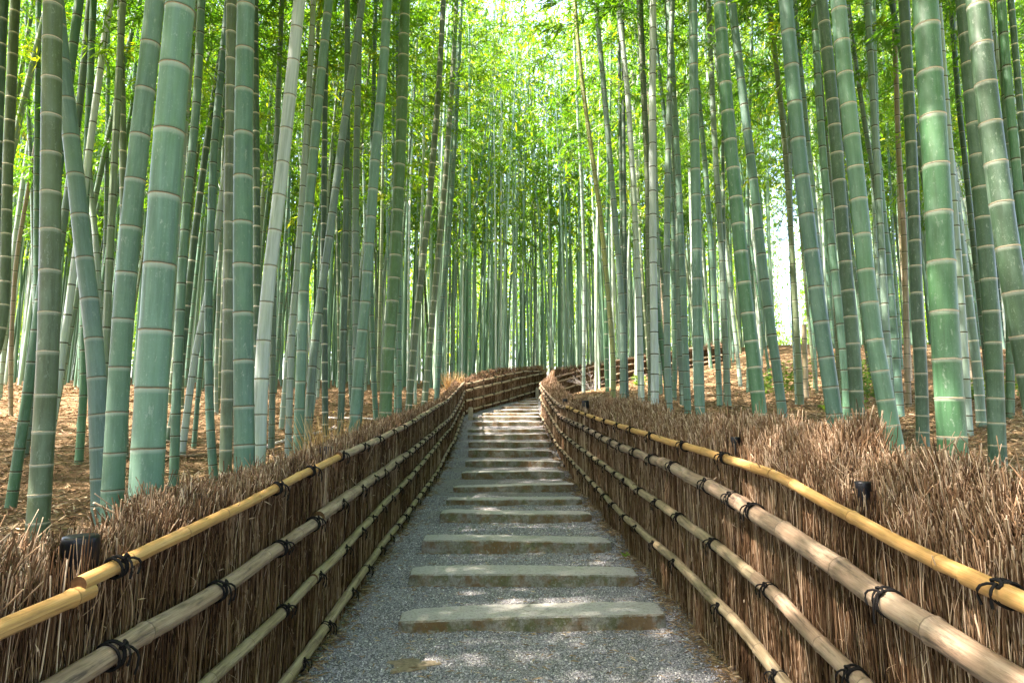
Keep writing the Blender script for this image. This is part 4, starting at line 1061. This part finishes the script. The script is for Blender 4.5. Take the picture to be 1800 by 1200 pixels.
def add_culm(pts, D, col, ring, label, category='bamboo', idx=0):
    jr = random.Random(idx * 13 + 5)
    pts = [np.array(p, float) for p in pts]
    # down to the ground along the lowest stretch, up to full height along the highest
    a, b2 = pts[0], pts[1]
    for _ in range(6):
        gz = float(ground_z(a[0], a[1])) - 0.06
        dv = (b2 - a); 
        t = (gz - a[2]) / dv[2]
        na = a + dv * t
        if abs(na[2] - a[2]) < 0.002: break
        if gz < a[2]: pts.insert(0, na); a, b2 = pts[0], pts[1]; break
        else:
            while len(pts) > 2 and pts[1][2] < gz + 0.15: pts.pop(0)
            a, b2 = pts[0], pts[1]; dv = b2 - a
            t = (gz - a[2]) / dv[2]; pts[0] = a + dv * t; a = pts[0]; break
    top_h = pts[0][2] + jr.uniform(10.5, 13.0)
    stub = 'stub' in label
    if not stub:
        d = pts[-1] - pts[-2]; d /= d[2]
        d[:2] *= 0.6
        d[0] = max(-.35, min(.35, d[0]))
        if pts[-1][2] < top_h - 1: pts.append(pts[-1] + d * (top_h - pts[-1][2]))
    base = pts[0].copy()
    loc = [p - base for p in pts]
    path = spline(loc, 90)
    path[:, 1] += 0.02 * np.sin(path[:, 2] * 0.7 + idx)
    L = np.concatenate([[0], np.cumsum(np.linalg.norm(np.diff(path, axis=0), axis=1))])
    def r_of(s):
        s = np.asarray(s, float)
        return D / 2 * np.clip(1.05 - 0.026 * s - 0.0035 * np.clip(s - 5, 0, 20) ** 2, 0.12, 1.05) * (1 + 0.10 * np.exp(-s / 0.12))
    gap = (0.27 if ring == 'pale' else 0.31) * (D / 0.11) ** 0.35
    nodes = stalk_profile(None, L[-1], D, gap, None, jr)
    root = thing('bamboo', label, category, base, None)
    if category == 'bamboo' or True: root['group'] = 'bamboo culms of the grove'
    big = D / math.hypot(base[0], base[1]) > 0.0135
    st = stalk_mesh('stalk', path, L, r_of, nodes, 20 if big else 12, None if big else (1 if ring == 'pale' else 2), [MAT['skin'], MAT['ring_pale'], MAT['ring_dark']])
    s_o = link('stalk', st, root)
    c = COL[col]; v = jr.uniform(0.84, 1.2)
    s_o.color = (c[0] * v * jr.uniform(.93, 1.07), c[1] * v, c[2] * v * jr.uniform(.92, 1.08), 1)
    if big:
        vis = 1.9 + 0.72 * base[1] + 0.5     # joints above the view are left to the stalk itself
        for n in nodes:
            z = np.interp(n, L, path[:, 2])
            if base[2] + z > vis + 1.4: break
            P0 = Vector([np.interp(n, L, path[:, i]) for i in range(3)]); P1 = Vector([np.interp(n + 0.03, L, path[:, i]) for i in range(3)])
            o = bpy.data.objects.new('node', RING[ring])
            o.parent = root; r = float(r_of(n))
            o.location = P0; o.rotation_mode = 'QUATERNION'
            o.rotation_quaternion = (P1 - P0).to_track_quat('Z', 'Y') @ Matrix.Rotation(jr.uniform(0, 6.28), 3, 'Z').to_quaternion()
            o.scale = (r * 1.005, r * 1.005, 0.0052 if ring == 'pale' else 0.0055)
            C.objects.link(o)
    if not stub and col != 'tan':
        hs = jr.uniform(7.0, 7.8) + (0 if base[1] < 7 else -0.3)
        P0 = np.array([np.interp(hs, path[:, 2], path[:, i]) for i in range(3)])
        crown_on(root, P0, path[-1] - P0, path[-1][2], hs, idx, 1.6 if base[1] < 5.5 else 1.15)
        if base[1] < 5.0: crown_on(root, P0, path[-1] - P0, path[-1][2], hs + 0.4, idx + 3, 1.6)  # second crown out of view, added to thicken the shade below
    return root

for i, (d, pts, D, col, ring, label) in enumerate(CULMS):
    add_culm(pts, D, col, ring, label, 'bamboo', i)

# --- the rest of the stand: patterns of stalk shared between culms
VAR = []
for i in range(12):
    g = random.Random(300 + i)
    Hh = 12.0
    bx, by = g.uniform(-0.5, 0.5), g.uniform(-0.4, 0.4)
    z = np.linspace(0, Hh, 60)
    lean = (z / Hh) ** 2.2
    hook = np.exp(-z / 0.5)
    path = np.stack([bx * lean + 0.05 * g.uniform(-1, 1) * np.sin(z * 0.55 + i) + 0.10 * g.uniform(-1, 1) * hook, by * lean + 0.04 * np.sin(z * 0.5 + 2 * i), z], 1)
    path[:, :2] -= path[0, :2]
    L = np.concatenate([[0], np.cumsum(np.linalg.norm(np.diff(path, axis=0), axis=1))])
    rf = lambda s: 0.5 * np.clip(1.0 - 0.03 * np.asarray(s) - 0.0030 * np.clip(np.asarray(s) - 5, 0, 20) ** 2, 0.1, 1.0) * 0.085
    nodes = stalk_profile(None, L[-1], 0.085, 0.31, None, g)
    for rg in (1, 2):
        VAR.append((stalk_mesh('stalk', path, L, rf, nodes, 9, rg, [MAT['skin'], MAT['ring_pale'], MAT['ring_dark']]), path, rg))

taken = []
for d, pts, D, col, ring, label in CULMS: taken.append((pts[0][0], pts[0][1]))
def free(x, y, gapm):
    for tx, ty in taken:
        if (tx - x) ** 2 + (ty - y) ** 2 < gapm * gapm: return False
    return True
def allowed(x, y):
    if y < 23.4 and left_x(y) - 0.42 < x < right_x(y) + 0.42: return False
    q = x / y
    if 0.425 < q < 0.483 and y > 6: return False            # the light gap on the right
    if abs(x) < 1.55 and y < 17: return False
    if 17 < y < 24 and -1.7 < x < 7.2:                       # clear of both upper fences
        if y < 17 + 1.0: return x > 1.6
        yl = np.interp(x, [-1.36, 1.05], [17.3, 22.5]); yu = np.interp(x, [1.25, 2.7, 4.8, 6.9], [21.8, 20.6, 20.4, 20.2])
        if x < 1.2: return y > yl + 0.9
        return y > yu + 0.6 or (y < yu - 1.2 and x > 2.4)
    return True
def thinned_for_sun(x, y):
    # crowns thinned out here to let the sun through onto the upper stairs and far fence
    return -7.6 < x < -1.4 and 13.8 < y < 19.2
spots = []
tries = 0
while len(spots) < 232 and tries < 60000:
    tries += 1
    y = 5.0 + 20.5 * random.random() ** 0.85
    x = random.uniform(-0.92, 0.92) * y
    if abs(x / y) > 0.95: continue
    if y < 6.8 and abs(x) < 3.6: continue
    if not allowed(x, y): continue
    if not free(x, y, 0.46): continue
    taken.append((x, y)); spots.append((x, y))
spots.sort(key=lambda p: p[1])
kinds = ['teal'] * 6 + ['grey'] * 5 + ['olive'] * 3 + ['pale'] * 4 + ['green', 'green', 'dark', 'dark', 'white', 'tan']
WORD = dict(teal='blue green', grey='grey green', olive='olive', pale='pale', green='leaf green', dark='dark green', white='whitish', tan='dead tan')
hand = [(pts[0][0] / pts[0][1], pts[0][1], label) for d, pts, D, col, ring, label in CULMS]
short = {}
used_labels = set()
ORD = ['first', 'second', 'third', 'fourth', 'fifth', 'sixth', 'seventh', 'eighth', 'ninth', 'tenth', 'eleventh', 'twelfth', 'thirteenth', 'fourteenth', 'fifteenth', 'sixteenth']
ZONES = [(-0.72, 'at the far left edge'), (-0.58, 'beyond the chalky jointed olive culm'), (-0.46, 'beyond the thickest jade culm'), (-0.36, 'beyond the upright jade culm'),
         (-0.26, 'beyond the dry grass tuft'), (-0.16, 'beyond the thick leaf green culm'), (0.0, 'beyond the bend of the left fence'), (0.12, 'beyond the stair top'), (0.25, 'behind the far upper fence'),
         (0.36, 'near the straight blue green culm'), (0.5, 'near the bright sky gap'), (0.64, 'beyond the blotched jade culm'), (9, 'at the far right edge')]
def zone(x, y):
    q = x / y
    return next(n for lim, n in ZONES if q < lim)
zone_rows = {}
recs = []
for i, (x, y) in enumerate(spots):
    g = random.Random(900 + i)
    ck = g.choice(kinds)
    me, path, rg = VAR[g.randrange(24)]
    if ck in ('teal', 'grey', 'white', 'tan'): me, path, rg = VAR[2 * g.randrange(12) + 1]
    D = g.uniform(0.062, 0.105)
    recs.append((x, y, ck, me, path, rg, D, g))
for i, r in enumerate(recs): zone_rows.setdefault((WORD[r[2]], zone(r[0], r[1])), []).append((r[0] / r[1], i))
culm_label = {}
for (w, zn), lst in zone_rows.items():
    lst.sort()
    for n, (q, i) in enumerate(lst):
        if len(lst) == 1: culm_label[i] = 'the only slim %s culm %s' % (w, zn)
        else:
            o1 = ORD[n] if n < len(ORD) else None
            culm_label[i] = '%s %s culm from the left, of those %s' % (o1, w, zn) if o1 else '%s slim culm %s' % (w, zn)
for i, (x, y, ck, me, path, rg, D, g) in enumerate(recs):
    z = float(ground_z(x, y)) - 0.05
    root = thing('bamboo', culm_label[i], 'bamboo', (x, y, z), 'bamboo culms of the grove')
    root.rotation_euler = (g.uniform(-0.03, 0.03), g.gauss(0, 0.045) - 0.0025 * max(-12, min(12, x)), 0)
    s = link('stalk', me, root)
    s.rotation_euler = (0, 0, g.uniform(0, 6.28))
    k = D / 0.085; hz = g.uniform(0.95, 1.2) + (0.22 if y > 16 else 0.0)
    s.scale = (k, k, hz)
    c = COL[ck]; v = g.uniform(0.95, 1.45)
    s.color = (c[0] * v, c[1] * v, c[2] * v, 1)
    if ck != 'tan' and not (thinned_for_sun(x, y) and g.random() < 0.85):
        hs = g.uniform(3.8, 6.0)
        H = 12.0 * hz
        o = crown_on(root, (0, 0, hs), (0, 0, 1), H, hs, g.randrange(7), g.uniform(0.9, 1.2) + (0.25 if abs(x) < 5 else 0.0))
        P0 = np.array([np.interp(hs / hz, path[:, 2], path[:, k2]) for k2 in range(3)])
        a = s.rotation_euler.z
        o.location.x = (P0[0] * math.cos(a) - P0[1] * math.sin(a)) * k; o.location.y = (P0[0] * math.sin(a) + P0[1] * math.cos(a)) * k

# --- the far part of the stand that reads as one mass
far_spots = []
cnt = 0; tries = 0
while cnt < 2700 and tries < 120000:
    tries += 1
    near = random.random() < 0.38
    y = random.uniform(18.0, 27.0) if near else 25.0 + 55.0 * random.random() ** 1.25
    x = random.uniform(-1.0, 1.0) * y
    q = x / y
    if 0.425 < q < 0.483 and (y < 45 or random.random() < 0.4): continue
    if y < 27 and not allowed(x, y): continue
    if not free(x, y, 0.29): continue
    taken.append((x, y)); cnt += 1; far_spots.append((x, y))

MAT['far_stalk'] = mat_tint("far_bamboo_stem", [(0.0, (.055, .135, .06)), (0.4, (.15, .28, .19)), (0.75, (.30, .43, .33)), (1.0, (.44, .51, .43))], 0.5, 0.35)
def grove(name, places, nl):
    """many culms with their sprays as one mass"""
    bf = Buf(); fp = []; fd = []; ft = []; fl_ = []; g = rng
    for x, y in places:
        z0 = float(bank(x, y)) - 0.05
        Hh = g.uniform(12.5, 17.5); lx_ = g.normal(0, 0.5) - 0.012 * x; ly_ = g.normal(0, 0.4)
        zz = np.array([0, 0.25, 0.5, 0.75, 1.0])
        P = np.stack([x + lx_ * zz ** 1.5, y + ly_ * zz ** 1.5, z0 + Hh * zz], 1)
        R = g.uniform(0.030, 0.052) * np.array([1, .93, .8, .55, .15])
        tube(bf, P, R, 6, float(g.choice([0.15, 0.35, 0.45, 0.6, 0.7, 0.9])), 0, False)
        st_ = g.uniform(3.6, 6.0) if y < 45 else g.uniform(0.6, 4.0)
        n = nl if y < 45 else int(nl * 1.7)
        if thinned_for_sun(x, y): n = 40
        if abs(x) < 4.5 and 22 < y < 36: Hh = g.uniform(16, 19.5); n = int(nl * 1.45)
        if 0.425 < x / y < 0.483: Hh = g.uniform(3.0, 5.0); st_ = 0.2; n = 420
        hgt = g.uniform(st_, Hh, n); f = (hgt - st_) / (Hh - st_)
        rad = (0.4 + 1.2 * np.sin(math.pi * np.clip(0.15 + 0.85 * f, 0, 1))) * np.sqrt(g.random(n))
        # gather leaves into sprays
        sp = g.integers(0, 40, n); sa = g.uniform(0, 6.28, 40)[sp] + g.normal(0, 0.25, n); hgt = st_ + (Hh - st_) * (0.75 * g.random(40)[sp] + 0.25 * f)
        fp.append(np.stack([x + lx_ * (hgt / Hh) ** 1.5 + rad * np.cos(sa), y + ly_ * (hgt / Hh) ** 1.5 + rad * np.sin(sa), z0 + hgt], 1))
        dd = g.normal(size=(n, 3)); dd[:, 2] -= 0.5; fd.append(dd / np.linalg.norm(dd, axis=1)[:, None])
        hue = g.uniform(0.4, 0.95)
        ft.append(np.clip(g.normal(hue, 0.12, n), 0, 1)); fl_.append(g.uniform(0.22, 0.36, n) * (1 + max(0, y - 30) / 45))
    fl_ = np.concatenate(fl_)
    leaves(bf, np.concatenate(fp), np.concatenate(fd), fl_, fl_ * 0.23, np.concatenate(ft))
    bf.m[-1][:] = 1
    link(name, bf.mesh(name, [MAT['far_stalk'], MAT['leaf']]), kind='stuff')
grove('distant_bamboo_thicket', far_spots, 140)
# the grove goes on beside and behind the viewer
side_spots = [(-5.2, 2.3), (-6.4, 1.6), (-7.2, 3.2), (-4.4, 1.2), (-8.5, 2.2), (-6.6, 3.7), (-3.6, 0.6), (-5.0, 0.2), (-9.4, 3.6), (-7.6, 0.9)]
tries = 0
while len(side_spots) < 200 and tries < 5000:
    tries += 1
    x = random.uniform(-20, 16); y = random.uniform(-16, 9)
    if abs(x) < 1.8 or (y > 0 and abs(x) / (y + 0.8) < 1.15): continue
    if not free(x, y, 0.8): continue
    taken.append((x, y)); side_spots.append((x, y))
grove('bamboo_thicket_beside_viewer', side_spots, 700)

# ------------------------------------------------------------------ undergrowth, litter, pebbles
def straw_tuft(x, y, z, n, h, spread, label):
    bf = Buf()
    a = rng.uniform(0, 6.28, n); s = spread * np.sqrt(rng.random(n))
    base = np.stack([x + 0.3 * s * np.cos(a), y + 0.3 * s * np.sin(a), np.full(n, z)], 1) - np.array([x, y, z])
    hh = h * rng.uniform(0.4, 1.0, n)
    tip = base + np.stack([s * np.cos(a), s * np.sin(a), hh], 1)
    t = rng.random(n)
    twigs(bf, base, tip, np.full(n, 0.0035), np.full(n, 0.0012), t * 0.7, t, rng.normal(0, 0.03, (n, 3)), 3, 4)
    thing('dry_grass_tuft', label, 'grass tuft', (x, y, z), None, bf.mesh('dry_grass_tuft', [MAT['straw']], 'tint'))
straw_tuft(-1.72, 6.05, 0.70, 420, 0.78, 0.34, 'tall straw coloured dry grass tuft standing behind the left fence top')
straw_tuft(-1.62, 17.0, 2.15, 260, 0.62, 0.3, 'small orange brown dry tuft above the corner of the left fence')
straw_tuft(1.02, 22.8, 2.85, 380, 0.62, 0.42, 'orange brown dry tuft on the fence end at the stair top')

def herb(x, y, n, h, spread, label):
    bf = Buf()
    z = float(ground_z(x, y))
    ns = n // 12
    a = rng.uniform(0, 6.28, ns); s = spread * np.sqrt(rng.random(ns))
    base = np.stack([s * np.cos(a) * 0.7, s * np.sin(a) * 0.7, np.full(ns, -0.02)], 1)
    tip = base + np.stack([rng.normal(0, 0.1, ns), rng.normal(0, 0.1, ns), h * rng.uniform(0.5, 1, ns)], 1)
    twigs(bf, base, tip, np.full(ns, 0.004), np.full(ns, 0.002), np.full(ns, 0.2), np.full(ns, 0.4), rng.normal(0, 0.02, (ns, 3)), 3, 3)
    u = rng.uniform(0.25, 1.0, (ns, 12))
    pos = (base[:, None, :] * (1 - u)[..., None] + tip[:, None, :] * u[..., None]).reshape(-1, 3)
    dd = rng.normal(size=(len(pos), 3)); dd[:, 2] = np.abs(dd[:, 2]) * 0.3; dd /= np.linalg.norm(dd, axis=1)[:, None]
    leaves(bf, pos, dd, rng.uniform(0.06, 0.13, len(pos)), rng.uniform(0.03, 0.05, len(pos)), rng.uniform(0.2, 1, len(pos)))
    thing('shrub', label, 'shrub', (x, y, z), 'green undergrowth shrubs on the right bank', bf.mesh('shrub', [MAT['herb']], 'tint', False))
herb(5.0, 11.4, 420, 0.75, 0.6, 'leafy green shrub under the bright sky gap')
herb(6.1, 11.0, 360, 0.6, 0.7, 'low green shrub between the leaning jade culms')
herb(6.9, 12.6, 420, 0.9, 0.7, 'bushy green shrub behind the blotched jade culm')
herb(7.9, 10.6, 300, 0.45, 0.6, 'small green shrub behind the slim jade culm')
herb(3.6, 16.5, 260, 0.4, 0.5, 'green weeds below the far upper fence')
herb(9.6, 12.0, 420, 0.8, 0.7, 'green shrub behind the second culm from the right edge')
herb(4.7, 9.0, 160, 0.22, 0.45, 'patch of low weeds by the culm feet near the sky gap')

def fallen(x0, y0, x1, y1, r, label, mat='stick', lift=0.0):
    n = 8
    u = np.linspace(0, 1, n)
    X = x0 + (x1 - x0) * u; Y = y0 + (y1 - y0) * u
    Z = ground_z(X, Y) + r * 0.8 + lift * np.sin(u * 3.1)
    bf = Buf(); P = np.stack([X, Y, Z], 1); o = P[0].copy()
    tube(bf, P - o, r * np.linspace(1, 0.6, n), 7)
    for k in range(3):
        i = 2 + 2 * k if 2 + 2 * k < n else n - 1
        tube(bf, np.stack([P[i] - o, P[i] - o + np.array([random.uniform(-.2, .2), random.uniform(-.2, .3), random.uniform(.02, .12)])]), [r * .5, r * .25], 5)
    thing('fallen_stick', label, 'stick', o, 'dead sticks on the forest floor', bf.mesh('fallen_stick', [MAT[mat]]))
fallen(-6.6, 8.0, -4.9, 8.5, 0.020, 'long dead stick lying behind the hooked green culm')
fallen(-4.5, 7.9, -3.1, 8.6, 0.022, 'dead stick lying behind the thickest jade culm')
fallen(-3.4, 8.6, -2.7, 9.9, 0.028, 'bleached stick on the litter right of the upright jade culm', 'grey_stick')
fallen(-7.6, 9.6, -5.8, 9.2, 0.018, 'thin dead stick in the shade at far left')
fallen(-3.4, 11.5, -2.3, 11.1, 0.026, 'pale stick on the slope near the fence bend', 'grey_stick')

# bare branch leaning on the far fence
bf = Buf()
root = np.array([2.55, 20.1, 2.35])
for k in range(9):
    a = random.uniform(-1.2, 1.2); ln = random.uniform(0.4, 0.95)
    mid = np.array([math.sin(a) * ln * .5 + random.uniform(-.08, .08), random.uniform(-.1, .1), ln * .45 * math.cos(a) + .1])
    end = np.array([math.sin(a) * ln, random.uniform(-.15, .15), ln * math.cos(a)])
    tube(bf, np.stack([np.zeros(3), mid, end]), [0.014, 0.009, 0.004], 5)
    for j in range(3):
        e2 = mid + (end - mid) * random.random() + np.array([random.uniform(-.2, .2), random.uniform(-.1, .1), random.uniform(0, .22)])
        tube(bf, np.stack([mid, e2]), [0.006, 0.003], 4)
thing('bare_branch', 'bare whitish branch spreading before the sunlit far fence', 'branch', root, None, bf.mesh('bare_branch', [MAT['grey_stick']]))

# dry leaves on the forest floor
def scatter_litter():
    bf = Buf()
    n = 150000
    y = 1.2 + 17 * rng.random(n) ** 1.7
    x = rng.uniform(-1.02, 1.02, n) * y
    inside = (x > left_x(y) - 0.26) & (x < right_x(y) + 0.3)
    x = x[~inside]; y = y[~inside]; n = len(x)
    z = ground_z(x, y) + rng.uniform(0.002, 0.03, n)
    a = rng.uniform(0, 6.28, n); el = rng.normal(0, 0.30, n)
    d = np.stack([np.cos(a) * np.cos(el), np.sin(a) * np.cos(el), np.sin(el) + 0.1], 1)
    sc = 1 + 0.05 * y
    leaves(bf, np.stack([x, y, z], 1), d, rng.uniform(0.035, 0.10, n) * sc, rng.uniform(0.006, 0.012, n) * sc, np.clip(rng.normal(0.50, 0.25, n) + 0.12 * np.sin(x * 1.9) * np.cos(y * 2.3), 0, 1))
    # drift of leaves along the foot of both fences and under the steps
    m = 9000
    y = 2.6 + 14 * rng.random(m) ** 1.5
    side = rng.random(m) < 0.42
    off = np.abs(rng.normal(0, 0.07, m))
    x = np.where(side, left_x(y) + 0.0 + off, right_x(y) - 0.0 - off)
    z = path_surface(x, y) + 0.008
    a = rng.uniform(0, 6.28, m)
    d = np.stack([np.cos(a), np.sin(a), rng.normal(0.05, 0.18, m)], 1)
    leaves(bf, np.stack([x, y, z], 1), d, rng.uniform(0.03, 0.09, m), rng.uniform(0.004, 0.010, m), np.clip(rng.normal(0.5, 0.22, m), 0, 1))
    m = 600
    k = rng.integers(0, 10, m)
    S = np.array(STEPS)
    x = S[k, 1] + (S[k, 2] - S[k, 1]) * rng.random(m) ** 1.6; y = S[k, 0] - np.abs(rng.normal(0, 0.03, m)) - 0.01
    a = rng.uniform(0, 6.28, m)
    leaves(bf, np.stack([x, y, path_surface(x, y) + 0.010], 1), np.stack([np.cos(a), 0.4 * np.sin(a), rng.normal(0.05, 0.15, m)], 1), rng.uniform(0.03, 0.08, m), rng.uniform(0.004, 0.009, m), np.clip(rng.normal(0.6, 0.2, m), 0, 1))
    m = 1100
    y = 2.9 + 6 * rng.random(m) ** 1.5; x = left_x(y) + (right_x(y) - left_x(y)) * rng.random(m); a = rng.uniform(0, 6.28, m)
    leaves(bf, np.stack([x, y, path_surface(x, y) + 0.012], 1), np.stack([np.cos(a), np.sin(a), np.full(m, 0.05)], 1), rng.uniform(0.03, 0.07, m), rng.uniform(0.004, 0.008, m), np.clip(rng.normal(0.6, 0.2, m), 0, 1))
    link('leaf_litter', bf.mesh('leaf_litter', [MAT['litter']], 'tint', False), kind='stuff')
scatter_litter()

def scatter_pebbles():
    bf = Buf()
    n = 52000
    y = 2.35 + 6.5 * rng.random(n) ** 1.9
    x = left_x(y) + 0.02 + (right_x(y) - left_x(y) - 0.04) * rng.random(n)
    keep = np.ones(n, bool)
    for d, a, b2, z, h in STEPS: keep &= ~((x > a) & (x < b2) & (y > d - 0.012) & (y < d + 0.3))
    keep &= ~((((x + 0.55) / 0.13) ** 2 + ((y - 3.62) / 0.10) ** 2 < 1) & (rng.random(n) < 0.8))
    x = x[keep]; y = y[keep]; n = len(x)
    z = path_surface(x, y)
    r = rng.uniform(0.0026, 0.0062, n) * (1 + 0.05 * y)
    oc = np.array([[1, 0, 0], [0, 1, 0], [-1, 0, 0], [0, -1, 0], [0, 0, 1], [0, 0, -1]], float)
    a = rng.uniform(0, 6.28, n)
    V = oc[None] * (r[:, None, None] * rng.uniform(0.65, 1.3, (n, 6, 1))) * np.array([1, 1, 0.75])
    ca, sa = np.cos(a)[:, None], np.sin(a)[:, None]
    Vx = V[..., 0] * ca - V[..., 1] * sa; Vy = V[..., 0] * sa + V[..., 1] * ca
    Vz = V[..., 2] + rng.normal(0, 0.25, (n, 6)) * r[:, None]
    V = np.stack([Vx + x[:, None], Vy + y[:, None], Vz + z[:, None] + r[:, None] * 0.25], -1)
    F0 = np.array([[0, 1, 4], [1, 2, 4], [2, 3, 4], [3, 0, 4], [1, 0, 5], [2, 1, 5], [3, 2, 5], [0, 3, 5]])
    F = (np.arange(n)[:, None, None] * 6 + F0[None]).reshape(-1, 3)
    bf.add(V.reshape(-1, 3), F, None, np.repeat(np.clip(rng.normal(0.47, 0.22, n), 0, 1), 6))
    link('gravel_pebbles', bf.mesh('gravel_pebbles', [MAT['pebble']], 'tint', False), kind='stuff')
scatter_pebbles()

# small bare patch of wet earth in the gravel
a = np.linspace(0, 2 * math.pi, 25)[:-1]
rr = 1 + 0.2 * np.sin(3 * a + 1) + 0.16 * np.sin(5 * a) + 0.12 * np.sin(9 * a + 2)
X = -0.55 + 0.13 * rr * np.cos(a); Y = 3.62 + 0.10 * rr * np.sin(a)
V = np.concatenate([np.stack([X, Y, path_surface(X, Y) + 0.004], 1), [[-0.55, 3.62, float(path_surface(np.array(-0.55), np.array(3.62))) + 0.008]]])
bf = Buf(); k = np.arange(24)
bf.add(V, np.stack([k, (k + 1) % 24, np.full(24, 24)], -1))
link('bare_earth', bf.mesh('bare_earth', [MAT['mud']]), kind='structure')

# green sprout at the foot of the right fence
bf = Buf()
m = 16; aa = rng.uniform(0, 6.28, m)
leaves(bf, np.zeros((m, 3)) + rng.normal(0, 0.012, (m, 3)) * np.array([1, 1, .3]), np.stack([np.cos(aa) * .8, np.sin(aa) * .8, np.full(m, 0.6)], 1), rng.uniform(0.03, 0.06, m), rng.uniform(0.015, 0.025, m), rng.uniform(0.5, 1, m))
thing('weed_sprout', 'tiny green sprout at the foot of the right fence', 'plant', (1.02, 5.75, float(path_surface(np.array(1.02), np.array(5.75))) + 0.01), None, bf.mesh('weed_sprout', [MAT['herb']], 'tint', False))
